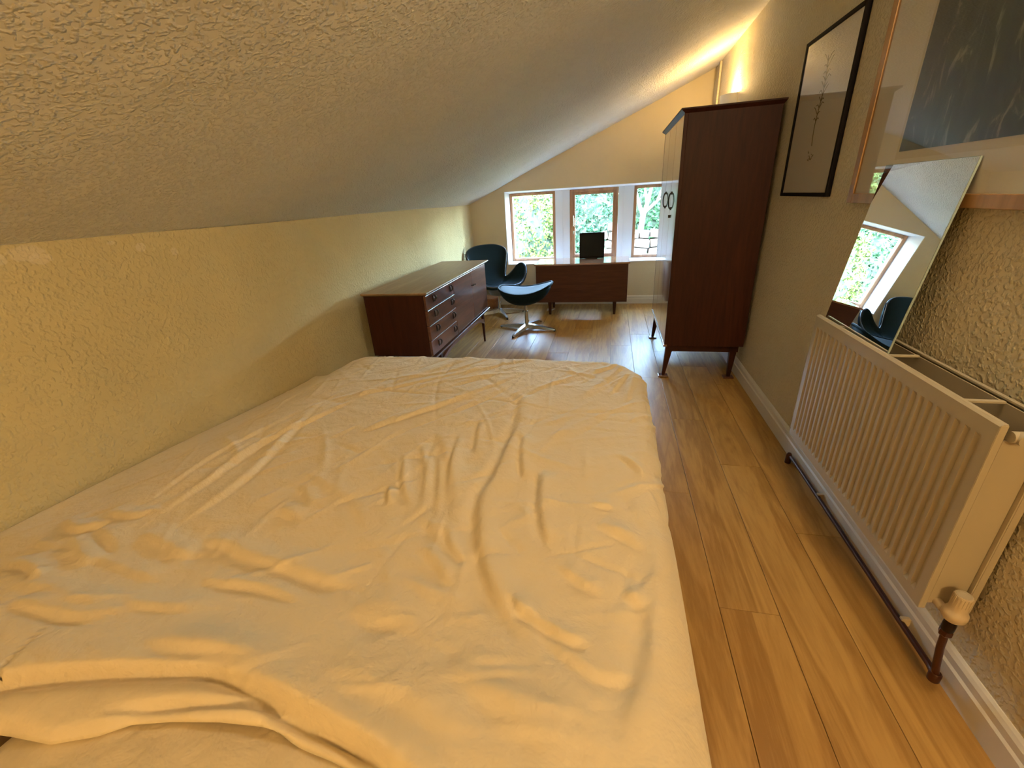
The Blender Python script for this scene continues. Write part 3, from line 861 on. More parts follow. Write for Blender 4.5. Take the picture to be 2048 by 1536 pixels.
# ------------------------------------------------------------------ desk and screen
def desk():
    t = thing('desk', 'low brown wooden desk with a glossy top in front of the windows', 'desk', (-0.31, 5.1, 0))
    x0, x1, y0, y1 = -0.845, 0.198, 4.93, 5.39
    MB().box(x0 + 0.004, x1 - 0.006, y0, y0 + 0.016, 0.155, 0.578, 0.002).build('modesty_panel', 'teak_x', t)
    tp = []
    for i in range(25):
        q = 2 * i / 24 - 1
        tp.append(((x0 + x1) / 2 + q * (x1 - x0 + 0.02) / 2, y0 - 0.018 - 0.008 * (1 - q * q)))
    tp += [(x1 + 0.01, y1), (x0 - 0.01, y1)]
    MB().prism(tp, 'z', 0.580, 0.597).build('top', 'teak_top', t)
    for a, b in ((x0 + 0.005, x0 + 0.32), (x1 - 0.32, x1 - 0.005)):
        p = MB().box(a, b, y0 + 0.017, y1 - 0.02, 0.160, 0.579, 0.003).build('pedestal', 'teak_x', t)
        for k in range(3):
            d = MB().box(a + 0.008, b - 0.008, y1 - 0.02, y1 - 0.006, 0.168 + k * 0.137, 0.298 + k * 0.137, 0.002).build('drawer', 'teak_x', t)
            MB().box((a + b) / 2 - 0.04, (a + b) / 2 + 0.04, y1 - 0.006, y1 + 0.006, 0.235 + k * 0.137, 0.245 + k * 0.137, 0.002).build('drawer_pull', 'handle', d)
    for lx, s_ in ((x0 + 0.155, 1), (x1 - 0.14, -1)):
        for ly in (y0 + 0.055, y1 - 0.06):
            A = [(lx - .022, ly - .02, .160), (lx + .022, ly - .02, .160), (lx + .022, ly + .02, .160), (lx - .022, ly + .02, .160)]
            B = [(lx - .013, ly - .013, .0), (lx + .013, ly - .013, .0), (lx + .013, ly + .013, .0), (lx - .013, ly + .013, .0)]
            MB().quadbox(A, B).build('leg', 'teak_v', t)
        MB().box(lx - .012, lx + .012, y0 + 0.075, y1 - 0.08, 0.105, 0.130, 0.002).build('leg_rail', 'teak_v', t)
desk()
t = thing('screen', 'square black flat screen standing on the desk before the middle window', 'screen', (-0.222, 5.30, 0.597))
MB().box(-0.366, -0.078, 5.285, 5.31, 0.5985, 0.888, 0.005).build('bezel', 'dark', t)
MB().box(-0.350, -0.094, 5.2835, 5.2855, 0.622, 0.872).build('display', plain('dark_glass', (0.008, 0.009, 0.007), 0.6, spec=0.2), t)
MB().box(-0.29, -0.154, 5.27, 5.35, 0.5972, 0.6042, 0.002).build('stand', 'dark', t)
# loose white cable on the floor behind the left desk leg
pts = [(-0.74 + 0.03 * math.sin(i * 1.9) + 0.004 * i, 5.14 + 0.02 * math.cos(i * 1.3), 0.006 + 0.011 * (1 + math.sin(i * 2.3))) for i in range(16)]
tag(MB().tube(smooth3 if False else pts, 0.004, 6).build('cable', 'cable', smooth=True), 'small loop of white cable on the floor by the left desk leg', 'cable')

# ------------------------------------------------------------------ swivel base shared by chair and footstool
def star_base(t, cx, cy, tips, ztop, prof):
    MB().lathe(prof, cx, cy, 20).build('column', 'chrome', t, smooth=True)
    for (dx, dy) in tips:
        L = math.hypot(dx, dy); ux, uy = dx / L, dy / L; px, py = -uy, ux
        def ring(s_, w, z0, z1):
            c = (cx + ux * s_, cy + uy * s_)
            return [(c[0] - px * w, c[1] - py * w, z0), (c[0] + px * w, c[1] + py * w, z0), (c[0] + px * w * .8, c[1] + py * w * .8, z1), (c[0] - px * w * .8, c[1] - py * w * .8, z1)]
        rs_ = [ring(0.006, 0.020, 0.026, 0.070), ring(L * 0.3, 0.025, 0.019, 0.060), ring(L * 0.6, 0.022, 0.015, 0.046), ring(L * 0.92, 0.015, 0.013, 0.030), ring(L, 0.012, 0.012, 0.024)]
        mb = MB(); v = [p for r_ in rs_ for p in r_]; f = [(3, 2, 1, 0), (16, 17, 18, 19)]
        for i in range(4):
            for k in range(4): f.append((i * 4 + k, i * 4 + (k + 1) % 4, (i + 1) * 4 + (k + 1) % 4, (i + 1) * 4 + k))
        lg = mb.add(v, f).build('leg', 'chrome', t)
        MB().lathe([(0.011, 0.0), (0.012, 0.010), (0.010, 0.020)], cx + ux * (L - 0.006), cy + uy * (L - 0.006), 10).build('foot_glide', 'rubber', lg)

def lerp_key(t, keys):
    for (a, va), (b, vb) in zip(keys[:-1], keys[1:]):
        if a <= t <= b:
            q = (t - a) / (b - a); q = q * q * (3 - 2 * q)
            return va + (vb - va) * q
    return keys[-1][1]
def swan_chair():
    cx, cy = -1.32, 5.01
    t = thing('swivel_armchair', 'black leather shell armchair on a chrome star base in the corner', 'armchair', (cx, cy, 0))
    half = [(0, .265, .372), (.10, .262, .374), (.19, .235, .382), (.275, .175, .420), (.340, .110, .490), (.368, .040, .548), (.360, -.030, .575), (.318, -.085, .545),
            (.245, -.105, .468), (.182, -.122, .424), (.182, -.160, .455), (.216, -.200, .545), (.250, -.238, .635), (.268, -.262, .700), (.238, -.288, .752), (.140, -.308, .790), (0, -.314, .800)]
    ctrl = half + [(-p[0], p[1], p[2]) for p in half[-2:0:-1]]
    m_ = len(ctrl); SUB = 5
    rimc = []
    for i in range(m_):
        p0, p1, p2, p3 = ctrl[i - 1], ctrl[i], ctrl[(i + 1) % m_], ctrl[(i + 2) % m_]
        for k in range(SUB):
            t_ = k / SUB
            rimc.append([0.5 * (2 * p1[c] + (p2[c] - p0[c]) * t_ + (2 * p0[c] - 5 * p1[c] + 4 * p2[c] - p3[c]) * t_ * t_ + (3 * p1[c] - p0[c] - 3 * p2[c] + p3[c]) * t_ ** 3) for c in range(3)])
    seat_z = 0.338
    NA, NR = len(rimc), 22
    fx, fy = 0.62, -0.78
    L = math.hypot(fx, fy); fx, fy = fx / L, fy / L
    v, f = [], []
    for j in range(NR + 1):
        s_ = j / NR
        for (rx, ry, rz) in rimc:
            k1 = 2 * s_ * (1 - s_); k2 = s_ * s_
            high = min(1, max(0, (rz - 0.42) / 0.3))
            c1x, c1y = rx * (1.0 - 0.25 * high), ry * (0.95 - 0.10 * high)
            lx = k1 * c1x + k2 * rx; ly = k1 * c1y + k2 * ry
            hz = (1 - k2) * seat_z + k2 * rz
            v.append((cx + fx * (ly - 0.02) - fy * lx, cy + fy * (ly - 0.02) + fx * lx, hz))
    for j in range(NR):
        for i in range(NA):
            f.append((j * NA + i, j * NA + (i + 1) % NA, (j + 1) * NA + (i + 1) % NA, (j + 1) * NA + i))
    sh = MB().add(v, f).build('shell', 'leather', t, smooth='all', fix=False)
    # merge centre
    bm = bmesh.new(); bm.from_mesh(sh.data)
    bmesh.ops.remove_doubles(bm, verts=bm.verts[:], dist=0.0005)
    bmesh.ops.recalc_face_normals(bm, faces=bm.faces[:])
    bm.to_mesh(sh.data); bm.free()
    sd = sh.modifiers.new('thick', 'SOLIDIFY'); sd.thickness = 0.030; sd.offset = 0
    bv = sh.modifiers.new('round', 'BEVEL'); bv.width = 0.012; bv.segments = 3; bv.limit_method = 'ANGLE'; bv.angle_limit = math.radians(50)
    rim = v[NR * NA:]
    MB().tube(rim, 0.0075, 6, closed=True).build('piping', 'piping', t, smooth='all')
    cu = []
    for (r, z) in ((0.0, .378), (.10, .378), (.19, .372), (.225, .356), (.232, .340)): cu.append((max(r, 0.002), z))
    MB().lathe([(0.06, .235), (0.105, .25), (0.125, .30), (0.13, .335)], cx, cy, 28).build('underseat_housing', 'shell_grey', t, smooth=True)
    star_base(t, cx, cy, [(0.273, 0.118), (0.209 * .75, -0.343 * .8), (-0.27, -0.13), (-0.15, 0.26)], .2, [(0.030, 0.030), (0.030, 0.060), (0.019, 0.072), (0.017, 0.15), (0.0135, 0.152), (0.0135, 0.22), (0.022, 0.24)])
swan_chair()

def footstool():
    cx, cy = -0.855, 4.335
    t = thing('footstool', 'black leather dished footstool on a chrome star base beside the armchair', 'footstool', (cx, cy, 0))
    a, b = 0.278, 0.215
    rot = 0.02
    v, f = [], []
    NA, NR = 72, 14
    def sad(x, y): return 0.418 + 0.062 * (x / a) ** 2 + 0.014 * (x / a) + 0.004 * (y / b)
    for side in (0, 1):
        for j in range(NR + 1):
            s_ = j / NR
            for i in range(NA):
                th = 2 * PI * i / NA
                ex = 2.5
                c, s2 = math.cos(th), math.sin(th)
                lx = a * s_ * math.copysign(abs(c) ** (2 / ex), c); ly = b * s_ * math.copysign(abs(s2) ** (2 / ex), s2)
                z = sad(lx, ly) + (0.012 * (1 - s_ ** 8) - 0.010 * (1 - s_ ** 2) if side == 0 else -0.135 * (1 - s_ ** 3.4) ** 0.62)
                v.append((cx + lx * math.cos(rot) - ly * math.sin(rot), cy + lx * math.sin(rot) + ly * math.cos(rot), z))
        k = side * (NR + 1) * NA
        for j in range(NR):
            for i in range(NA):
                q = (k + j * NA + i, k + j * NA + (i + 1) % NA, k + (j + 1) * NA + (i + 1) % NA, k + (j + 1) * NA + i)
                f.append(q if side == 0 else q[::-1])
    o = MB().add(v, f).build('seat', 'leather', t, smooth='all', fix=False)
    bm = bmesh.new(); bm.from_mesh(o.data)
    bmesh.ops.remove_doubles(bm, verts=bm.verts[:], dist=0.0006)
    bmesh.ops.recalc_face_normals(bm, faces=bm.faces[:])
    bm.to_mesh(o.data); bm.free()
    o.data.polygons.foreach_set('use_smooth', [True] * len(o.data.polygons))
    MB().tube(v[NR * NA:(NR + 1) * NA], 0.012, 8, closed=True).build('rolled_edge', 'leather', t, smooth='all')
    MB().lathe([(0.02, .268), (0.055, .272), (0.065, .290)], cx, cy, 20).build('mounting_plate', 'chrome', t, smooth=True)
    star_base(t, cx, cy, [(-0.312, 0.094), (0.309, -0.051), (-0.095, -0.30), (0.10, 0.32)], .2, [(0.030, 0.028), (0.030, 0.062), (0.021, 0.070), (0.020, 0.205), (0.0125, 0.208), (0.0125, 0.225), (0.017, 0.226), (0.017, 0.275)])
footstool()

def basket():
    cx, cy = -1.53, 5.36
    t = thing('basket', 'small round brown wicker basket behind the armchair base', 'basket', (cx, cy, 0))
    MB().lathe([(0.085, 0.0), (0.10, 0.05), (0.112, 0.11), (0.116, 0.118), (0.108, 0.118), (0.095, 0.05), (0.08, 0.012)], cx, cy, 28).build('bowl', 'basket', t, smooth=True)
    MB().lathe([(0.118, 0.119), (0.116, 0.135), (0.08, 0.152), (0.02, 0.158)], cx, cy, 28).build('lid', 'basket', t, smooth=True)
basket()

# ------------------------------------------------------------------ pictures on the right wall
def picture(name, label, y0, y1, z0, z1, fw, depth, fmat, art, xw=RW):
    t = thing(name, label, 'picture', (xw, (y0 + y1) / 2, z0))
    xo = xw - depth
    fr = MB()
    fr.box(xo, xw - 0.001, y0, y0 + fw, z0, z1, 0.0015).box(xo, xw - 0.001, y1 - fw, y1, z0, z1, 0.0015)
    fr.box(xo, xw - 0.001, y0 + fw, y1 - fw, z0, z0 + fw, 0.0015).box(xo, xw - 0.001, y0 + fw, y1 - fw, z1 - fw, z1, 0.0015)
    fr.build('frame', fmat, t)
    MB().box(xo + 0.008, xw - 0.002, y0 + fw, y1 - fw, z0 + fw, z1 - fw).build('mount', 'paper', t)
    art(t, xo + 0.008)
    MB().box(xo + 0.003, xo + 0.0045, y0 + fw, y1 - fw, z0 + fw, z1 - fw).build('glass', 'glass', t)

def art_plant(t, x):
    mt = M['sketch']
    rs = random.Random(4)
    y0, z0 = 2.60, 1.40
    mb = MB()
    def stroke(p, r):
        mb.tube([(x - 0.0006, a, b) for a, b in p], r, 4)
    stem = [(2.605 + 0.012 * math.sin(k * .5), 1.45 + k * 0.026) for k in range(15)]
    stroke(stem, 0.0022)
    for k in range(4, 14):
        a, b = stem[k]
        for s_ in (-1, 1):
            L = rs.uniform(0.02, 0.05)
            stroke([(a, b), (a + s_ * L * .6, b + L * .5), (a + s_ * L, b + L * rs.uniform(.2, .9))], 0.0019)
    for k in range(10):
        a = 2.60 + rs.uniform(-.03, .03); b = 1.40 + rs.uniform(-.012, .02)
        stroke([(a, b), (a + rs.uniform(-.015, .015), b + rs.uniform(-.01, .01))], 0.0022)
    mb.build('drawing', mt, t)
M['sketch'] = plain('sketch_ink', (0.26, 0.21, 0.11), 0.9)
picture('framed_print', 'narrow black framed botanical print beside the wardrobe', 2.32, 2.90, 1.226, 1.925, 0.017, 0.02, 'dark', art_plant)

def art_dark(t, x):
    MB().box(x - 0.0012, x - 0.0002, 0.48, 1.868, 1.345, 1.93).build('paper_margin', plain('painting_paper', (0.62, 0.54, 0.40), 0.8), t)
    mt, nt, p = new_mat('dark_abstract_paint')
    tc = N(nt, 'ShaderNodeTexCoord'); mp = N(nt, 'ShaderNodeMapping')
    mp.inputs['Rotation'].default_value = (0.6, 0, 0); mp.inputs['Scale'].default_value = (1, 9, 3.0)
    nt.links.new(tc.outputs['Object'], mp.inputs[0])
    n1 = N(nt, 'ShaderNodeTexNoise', Scale=1.6, Detail=7.0, Roughness=0.62, Distortion=1.6)
    n2 = N(nt, 'ShaderNodeTexNoise', Scale=2.4, Detail=3.0)
    nt.links.new(mp.outputs[0], n1.inputs[0]); nt.links.new(tc.outputs['Object'], n2.inputs[0])
    c1 = N(nt, 'ShaderNodeValToRGB'); e = c1.color_ramp.elements
    e[0].position = 0.44; e[0].color = (0.030, 0.030, 0.022, 1); e[1].position = 0.66; e[1].color = (0.30, 0.27, 0.20, 1)
    n3 = c1.color_ramp.elements.new(0.57); n3.color = (0.055, 0.058, 0.045, 1)
    c2 = N(nt, 'ShaderNodeValToRGB'); e = c2.color_ramp.elements
    e[0].position = 0.35; e[0].color = (0.75, 0.6, 0.5, 1); e[1].position = 0.7; e[1].color = (0.6, 1.0, 0.9, 1)
    nt.links.new(n1.outputs['Fac'], c1.inputs[0]); nt.links.new(n2.outputs['Fac'], c2.inputs[0])
    mx = N(nt, 'ShaderNodeMixRGB', blend_type='MULTIPLY'); mx.inputs[0].default_value = 1.0
    nt.links.new(c1.outputs[0], mx.inputs[1]); nt.links.new(c2.outputs[0], mx.inputs[2])
    nt.links.new(mx.outputs[0], p.inputs['Base Color']); p.inputs['Roughness'].default_value = 0.5
    MB().box(x - 0.0024, x - 0.0012, 0.50, 1.852, 1.368, 1.91).build('painting', mt, t)
picture('framed_painting', 'large oak framed dark abstract painting in the top right corner', 0.20, 2.115, 1.206, 2.08, 0.035, 0.022, 'pale_oak', art_dark)

# ------------------------------------------------------------------ radiator with valve
RY0, RY1, RZ0, RZ1, RXF = 0.987, 1.900, 0.250, 0.800, 0.822
def radiator():
    t = thing('radiator', 'cream double panel radiator with vertical flutes on the right wall', 'radiator', (0.88, 1.44, RZ0))
    def panel(xf, out, name):
        """fluted steel panel as one skin; out=-1 faces the room"""
        nf = 27
        m_ = 0.022
        pitch = (RY1 - RY0 - 2 * m_) / nf
        ys, dp = [RY0], [0.0]
        for k in range(nf):
            a = RY0 + m_ + k * pitch
            ys += [a + pitch * .16, a + pitch * .32, a + pitch * .68, a + pitch * .84]; dp += [0.0, 1.0, 1.0, 0.0]
        ys.append(RY1); dp.append(0.0)
        zs = [(RZ0, 0), (RZ0 + 0.030, 0), (RZ0 + 0.042, 1), (RZ1 - 0.056, 1), (RZ1 - 0.044, 0), (RZ1 - 0.006, 0), (RZ1, 0)]
        v, f = [], []
        for i, y in enumerate(ys):
            for j, (z, on) in enumerate(zs):
                inset = 0.006 if j == len(zs) - 1 else 0.0
                v.append((xf - out * (0.0075 * dp[i] * on + inset), y, z))
        W = len(zs)
        for i in range(len(ys) - 1):
            for j in range(W - 1): f.append((i * W + j, (i + 1) * W + j, (i + 1) * W + j + 1, i * W + j + 1))
        o = MB().add(v, f).build(name, 'rad', t)
        sm = o.modifiers.new('t', 'SOLIDIFY'); sm.thickness = 0.0015; sm.offset = 0
        mb = MB()
        xi = xf - out * 0.014
        lo, hi = min(xf, xi), max(xf, xi)
        mb.box(lo, hi, RY0 - 0.0012, RY0, RZ0, RZ1 - 0.003); mb.box(lo, hi, RY1, RY1 + 0.0012, RZ0, RZ1 - 0.003)
        mb.box(lo + 0.0, hi, RY0, RY1, RZ0 - 0.0012, RZ0)
        mb.build('panel_return', 'rad', t)
        mb = MB().box(lo + 0.004, hi, RY0, RY1, RZ1 - 0.006, RZ1 + 0.0, 0.001)
        mb.build('top_rim', 'rad', t)
    panel(RXF, -1, 'front_panel')
    panel(0.935, 1, 'back_panel')
    MB().box(0.918, 0.921, RY0, RY1, RZ0, RZ1 - 0.008, 0.0).build('back_panel_skin', 'rad', t)
    MB().box(0.8375, 0.840, RY0, RY1, RZ0 + 0.02, RZ1 - 0.04, 0.0).build('front_panel_skin', 'rad', t)
    # side plates closing the gap
    for yy in (RY0 + 0.010, RY1 - 0.012):
        MB().box(0.842, 0.917, yy, yy + 0.002, RZ0 + 0.01, RZ1 - 0.045, 0.0).build('side_panel', 'rad', t)
    for k, yy in enumerate((1.12, 1.435, 1.75)):
        MB().box(0.8365, 0.9185, yy - 0.006, yy + 0.006, RZ1 - 0.010, RZ1 - 0.004, 0.001).build('cross_bar', 'rad', t)
    mb = MB()
    for k in range(60):
        y = RY0 + 0.03 + k * (RY1 - RY0 - 0.06) / 59
        mb.box(0.842, 0.916, y, y + 0.001, RZ0 + 0.02, RZ1 - 0.07)
    tag(mb.build('convector_fins', 'rad_in', t), kind='stuff')
    # horizontal connecting stubs, plug at the near top
    MB().tube([(0.845, RY0 - 0.002, 0.772), (0.93, RY0 - 0.002, 0.772)], 0.013, 14).build('top_header', 'rad', t, smooth=True)
    pl = MB(); pl.tube([(0.862, RY0 + 0.0, 0.772), (0.862, RY0 - 0.020, 0.772)], 0.014, 14)
    pl.build('end_plug', 'rad', t, smooth=True)
    vb = MB().tube([(0.866, RY0 + 0.02, 0.268), (0.866, RY0 - 0.012, 0.268)], [0.011, 0.011], 14).tube([(0.869, RY0 - 0.010, 0.268), (0.872, RY0 - 0.026, 0.266)], [0.013, 0.014], 6)
    vb.build('valve_union', 'plastic', t, smooth=True)
radiator()
def valve():
    cx, cy = 0.880, 0.958
    t = thing('radiator_valve', 'cream thermostatic valve knob at the near bottom corner of radiator', 'valve', (cx, cy, 0.2))
    prof = [(0.012, 0.250), (0.018, 0.254), (0.0245, 0.262), (0.0255, 0.272), (0.025, 0.280), (0.023, 0.284), (0.019, 0.292), (0.0185, 0.306), (0.0175, 0.334), (0.0165, 0.338)]
    MB().lathe(prof, cx, cy, 32).build('knob', 'plastic', t, smooth=True)
    MB().lathe([(0.0150, 0.3381), (0.0150, 0.3392), (0.011, 0.3395), (0.0105, 0.3382)], cx, cy, 28).build('dial_ring', 'rad', t, smooth=True)
    mb = MB()
    for k in range(18):
        a = 2 * PI * k / 18
        mb.box(-0.0010, 0.0010, 0.0165, 0.0190, 0.308, 0.335)
        n_ = len(mb.v); 
        for i in range(n_ - 8, n_):
            x_, y_, z_ = mb.v[i]; mb.v[i] = (cx + x_ * math.cos(a) - y_ * math.sin(a), cy + x_ * math.sin(a) + y_ * math.cos(a), z_)
    tag(mb.build('knob_ribs', 'plastic', t), kind='stuff')
    MB().lathe([(0.012, 0.214), (0.0135, 0.218), (0.0135, 0.238), (0.011, 0.252)], cx, cy, 16).build('valve_body', 'handle', t, smooth=True)
    MB().lathe([(0.0125, 0.196), (0.0145, 0.20), (0.0145, 0.213), (0.012, 0.216)], cx, cy, 6).build('compression_nut', 'pipe', t)
valve()
tail = [(0.880, 0.958, 0.205), (0.884, 0.957, 0.15), (0.893, 0.954, 0.08), (0.897, 0.950, 0.050), (0.902, 0.962, 0.040), (0.906, 0.985, 0.040)]
run = [(0.906, 1.2, 0.040), (0.908, 1.6, 0.042), (0.908, 1.99, 0.044)]
end = [(0.908, 2.02, 0.043), (0.906, 2.035, 0.036), (0.904, 2.042, 0.022), (0.904, 2.043, 0.002)]
hp = thing('heating_pipe', 'dark brown pipe running along the skirting under the radiator', 'pipe', (0.9, 1.5, 0))
MB().tube(tail + run + end, 0.0085, 12).build('pipe_run', 'pipe', hp, smooth=True)
MB().lathe([(0.013, 0.028), (0.014, 0.030), (0.014, 0.054), (0.011, 0.058)], 0.898, 0.951, 14).build('pipe_elbow', 'pipe', hp, smooth=True)
MB().lathe([(0.014, 0.0005), (0.014, 0.02), (0.013, 0.045), (0.008, 0.055)], 0.905, 2.04, 14).build('pipe_elbow', 'pipe', hp, smooth=True)
for yy in (1.12, 1.72):
    MB().box(0.905, 0.929, yy - 0.007, yy + 0.007, 0.028, 0.056, 0.002).build('pipe_clip', 'plastic', hp)

# ------------------------------------------------------------------ leaning mirror
def mirror():
    t = thing('mirror', 'frameless rectangular mirror leaning on the radiator against the painting', 'mirror', (0.845, 1.66, 0.79))
    lean = 0.155; yaw = -0.016
    up = Vector((lean, 0, 1)).normalized(); al = Vector((0, 1, 0)); nrm = Vector((-1, 0, lean)).normalized()
    o_ = Vector((0.8418, 1.446, 0.7935))
    rot = Matrix.Rotation(yaw, 3, 'Z')
    up, al, nrm = rot @ up, rot @ al, rot @ nrm
    Wd, Hh, th = 0.442, 0.545, 0.005
    # slight shear: the glass leans a touch to the far side
    upS = (up + al * 0.045).normalized()
    def P(a, b, c): return o_ + al * a + upS * b + nrm * c
    A = [P(0, 0, -th), P(Wd, 0, -th), P(Wd, Hh, -th), P(0, Hh, -th)]; B = [P(0, 0, 0), P(Wd, 0, 0), P(Wd, Hh, 0), P(0, Hh, 0)]
    MB().quadbox(A, B).build('backing', 'mirror_edge', t)
    e = 0.0015
    A = [P(e, e, 0), P(Wd - e, e, 0), P(Wd - e, Hh - e, 0), P(e, Hh - e, 0)]; B = [P(e, e, .0006), P(Wd - e, e, .0006), P(Wd - e, Hh - e, .0006), P(e, Hh - e, .0006)]
    MB().quadbox(A, B).build('mirror_glass', 'mirror', t)
mirror()

# ------------------------------------------------------------------ outdoors: bank, dry-stone wall, hedge and tree
def ground():
    n = 40; v, f = [], []
    for i in range(n + 1):
        for j in range(n + 1):
            x_ = -9 + 18 * i / n; y_ = 5.95 + 9 * j / n
            z_ = -0.35 + 0.14 * max(0, y_ - 7.0) + 0.10 * noise.noise(Vector((x_, y_, 0)))
            v.append((x_, y_, z_))
    for i in range(n):
        for j in range(n):
            f.append((i * (n + 1) + j, (i + 1) * (n + 1) + j, (i + 1) * (n + 1) + j + 1, i * (n + 1) + j + 1))
    return struct('ground', MB().add(v, f), plain('pale_gravel_bank', (0.05, 0.046, 0.036), 0.95, spec=0.1, bump=1.0, bscale=25.0, var=0.4), smooth='all')
ground()
M['stone'] = plain('pale_limestone', (0.05, 0.047, 0.045), 0.95, spec=0.1, bump=0.6, bscale=22.0, var=0.18)
def rock(c, s, rs):
    bm = bmesh.new()
    bmesh.ops.create_cube(bm, size=1.0)
    bmesh.ops.bevel(bm, geom=bm.edges[:], offset=0.14, segments=1, affect='EDGES')
    for v_ in bm.verts:
        v_.co = Vector((v_.co.x * s[0] * rs.uniform(.86, 1.1), v_.co.y * s[1] * rs.uniform(.9, 1.1), v_.co.z * s[2] * rs.uniform(.84, 1.12)))
    R_ = Matrix.Rotation(rs.uniform(-.18, .18), 3, 'Y')
    mb = MB(); bm.verts.index_update()
    mb.add([Vector(c) + R_ @ v_.co for v_ in bm.verts], [[q.index for q in f_.verts] for f_ in bm.faces]); bm.free()
    return mb
def stone_wall():
    t = thing('stone_wall', 'tumbled pale dry stone wall outside beyond the right window', 'wall', (0.6, 7.9, -0.2))
    rs = random.Random(3)
    z = -0.15
    for r_ in range(7):
        x_ = -0.15 + rs.uniform(-.1, .1)
        h = rs.uniform(.10, .15)
        while x_ < 3.0:
            w_ = rs.uniform(.13, .30)
            top = 0.74 - 0.16 * (x_ - 0.2)
            if z + h < top + 0.05:
                rock((x_ + w_ / 2, 7.9 + rs.uniform(-.06, .06) + r_ * 0.03, z + h / 2), (w_ * .98, .30, h * .98), rs).build('stone', 'stone', t)
            x_ += w_
        z += h * 0.98
    # scree of fallen stones in front
    for k in range(34):
        x_ = rs.uniform(-0.2, 1.5); y_ = rs.uniform(7.25, 7.7)
        s_ = rs.uniform(.08, .2)
        rock((x_, y_, -0.28 + (y_ - 7.0) * 0.55 + rs.uniform(0, .12)), (s_ * 1.3, s_, s_ * .7), rs).build('stone', 'stone', t)
stone_wall()

def leafm(name, c, var=0.35):
    mt, nt, p = new_mat(name)
    tc = N(nt, 'ShaderNodeTexCoord'); n1 = N(nt, 'ShaderNodeTexNoise', Scale=9.0, Detail=5.0)
    nt.links.new(tc.outputs['Object'], n1.inputs[0])
    cr = N(nt, 'ShaderNodeValToRGB'); e = cr.color_ramp.elements
    e[0].position = 0.35; e[0].color = (c[0] * (1 - var), c[1] * (1 - var), c[2] * (1 - var), 1)
    e[1].position = 0.65; e[1].color = (min(1, c[0] * (1 + var)), min(1, c[1] * (1 + var)), min(1, c[2] * (1 + var)), 1)
    nt.links.new(n1.outputs['Fac'], cr.inputs[0]); nt.links.new(cr.outputs[0], p.inputs['Base Color'])
    p.inputs['Roughness'].default_value = 0.65
    p.inputs['Specular IOR Level'].default_value = 0.12
    return mt
M['leaf_a'] = leafm('leaf_green', (0.018, 0.06, 0.026), 0.75)
M['leaf_b'] = leafm('leaf_yellow_green', (0.038, 0.066, 0.014), 0.8)
M['leaf_c'] = leafm('leaf_blue_green', (0.016, 0.058, 0.034), 0.75)
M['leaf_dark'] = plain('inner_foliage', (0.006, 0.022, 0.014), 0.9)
M['bark'] = plain('pale_bark', (0.08, 0.075, 0.07), 0.9, spec=0.1, bump=0.6, bscale=40.0, var=0.2)
def leaves(c, s, n, size, seed):
    rs = np.random.RandomState(seed)
    d = rs.normal(size=(n, 3)); d /= np.linalg.norm(d, axis=1)[:, None]
    rad = rs.uniform(0.72, 1.05, n) ** 0.7
    lump = 1 + 0.16 * np.sin(d[:, 0] * 7 + seed) * np.sin(d[:, 2] * 6 + seed * 2) + 0.08 * np.sin(d[:, 0] * 17 + d[:, 2] * 13)
    P = np.array(c) + d * rad[:, None] * lump[:, None] * np.array(s)
    a = rs.normal(size=(n, 3)) + np.array([0, -0.3, 0]); a /= np.linalg.norm(a, axis=1)[:, None]
    nrm = rs.normal(size=(n, 3)) * 0.7 + np.array([0.0, -0.8, 0.7])
    b = np.cross(a, nrm); b /= (np.linalg.norm(b, axis=1)[:, None] + 1e-9)
    L = size * rs.uniform(0.6, 1.4, n)[:, None]
    q = np.stack([P - a * L, P + b * L * 0.42, P + a * L, P - b * L * 0.42], 1).reshape(-1, 3)
    f = np.arange(n * 4).reshape(n, 4)
    return q.tolist(), f.tolist()
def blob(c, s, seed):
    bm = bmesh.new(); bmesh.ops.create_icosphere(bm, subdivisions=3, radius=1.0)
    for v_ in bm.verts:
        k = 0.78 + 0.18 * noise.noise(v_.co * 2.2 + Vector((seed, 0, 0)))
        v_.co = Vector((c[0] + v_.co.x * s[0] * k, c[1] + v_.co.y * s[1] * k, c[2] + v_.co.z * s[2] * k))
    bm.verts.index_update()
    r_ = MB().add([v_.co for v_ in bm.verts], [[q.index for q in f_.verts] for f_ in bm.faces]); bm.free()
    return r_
def bush(label, c, s, mat, n, seed, size=0.045):
    t = thing('bush', label, 'bush', (c[0], c[1], -0.2), 'bushes outside the windows')
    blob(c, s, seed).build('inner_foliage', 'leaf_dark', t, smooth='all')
    v, f = leaves(c, s, n, size, seed)
    tag(MB().add(v, f).build('foliage', mat, t, fix=False), kind='stuff')
bush('yellow-green bush outside the left window', (-1.62, 8.2, 0.50), (0.72, 0.45, 1.05), 'leaf_b', 9000, 1, 0.034)
bush('blue-green leafy bush behind the screen in the middle window', (-0.42, 9.0, 0.55), (0.74, 0.5, 1.15), 'leaf_c', 9000, 2, 0.045)
bush('green bush low at the edge of the middle window', (0.02, 8.55, -0.05), (0.30, 0.22, 0.50), 'leaf_a', 5000, 3, 0.035)
bush('tall green bush behind the pale tree in the right window', (0.85, 10.2, 0.75), (1.15, 0.6, 1.15), 'leaf_a', 9000, 4, 0.05)
bush('deep green bush filling the far left of the left window', (-2.85, 9.3, 0.6), (0.85, 0.5, 1.2), 'leaf_a', 8000, 5, 0.045)
bush('tall blue-green shrub far back between left and middle windows', (-1.35, 11.6, 0.95), (1.3, 0.6, 1.15), 'leaf_c', 9000, 6, 0.055)
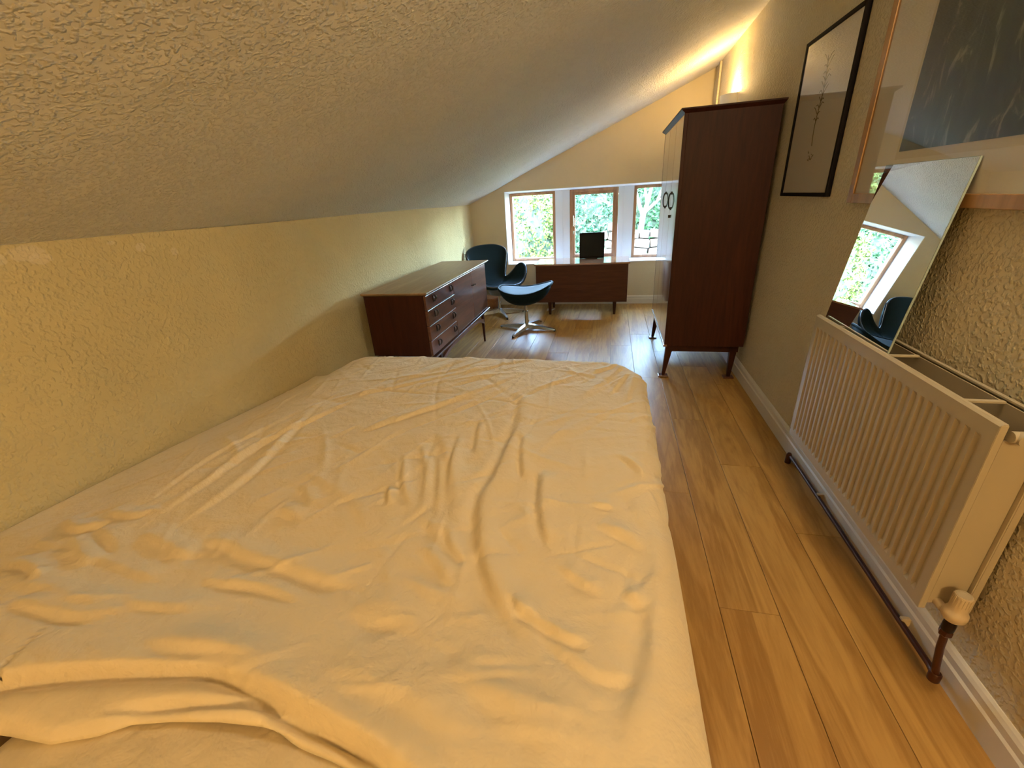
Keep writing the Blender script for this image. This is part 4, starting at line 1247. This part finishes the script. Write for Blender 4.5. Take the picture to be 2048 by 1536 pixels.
bush('dense green shrub furthest left beyond the left window', (-4.9, 9.4, 0.8), (0.85, 0.7, 1.3), 'leaf_a', 8000, 7, 0.05)
bush('broad green shrub far back right of the pale tree', (3.1, 10.4, 0.8), (0.95, 0.6, 1.2), 'leaf_c', 7000, 8, 0.055)
bush('low yellow-green plant at the foot of the left window view', (-1.05, 7.35, 0.0), (0.40, 0.28, 0.42), 'leaf_b', 4000, 9, 0.03)

def tree():
    t = thing('tree', 'pale bare-trunked tree forking above the stone wall in the right window', 'tree', (0.50, 8.25, 0))
    def br(pts, r0, r1):
        sp = []
        for i in range(len(pts) - 1):
            for k in range(4):
                q = k / 4; sp.append(tuple(pts[i][c] + (pts[i + 1][c] - pts[i][c]) * q for c in range(3)))
        sp.append(pts[-1])
        n = len(sp)
        return sp, [r0 + (r1 - r0) * i / (n - 1) for i in range(n)]
    MB().tube(*br([(0.46, 8.25, -0.1), (0.49, 8.25, 0.6), (0.53, 8.25, 0.92)], 0.060, 0.045), 10).build('trunk', 'bark', t, smooth=True)
    for pts, a, b in (([(0.52, 8.25, 0.90), (0.44, 8.24, 1.12), (0.34, 8.22, 1.40), (0.30, 8.2, 1.9), (0.2, 8.2, 2.5)], .032, .016),
                      ([(0.53, 8.25, 0.90), (0.60, 8.26, 1.15), (0.66, 8.3, 1.45), (0.74, 8.3, 2.1)], .038, .018),
                      ([(0.58, 8.26, 1.10), (0.54, 8.3, 1.30), (0.52, 8.3, 1.7), (0.5, 8.3, 2.3)], .024, .012),
                      ([(0.55, 8.25, 0.95), (0.74, 8.2, 1.12), (0.84, 8.2, 1.4), (0.98, 8.2, 2.0)], .028, .012),
                      ([(0.76, 8.2, 1.14), (0.92, 8.2, 1.20), (1.2, 8.2, 1.42)], .018, .009)):
        MB().tube(*br(pts, a, b), 8).build('branch', 'bark', t, smooth=True)
    v, f = leaves((0.6, 8.6, 2.5), (1.0, 0.5, 0.75), 3500, 0.04, 21)
    tag(MB().add(v, f).build('foliage', 'leaf_a', t, fix=False), kind='stuff')
tree()
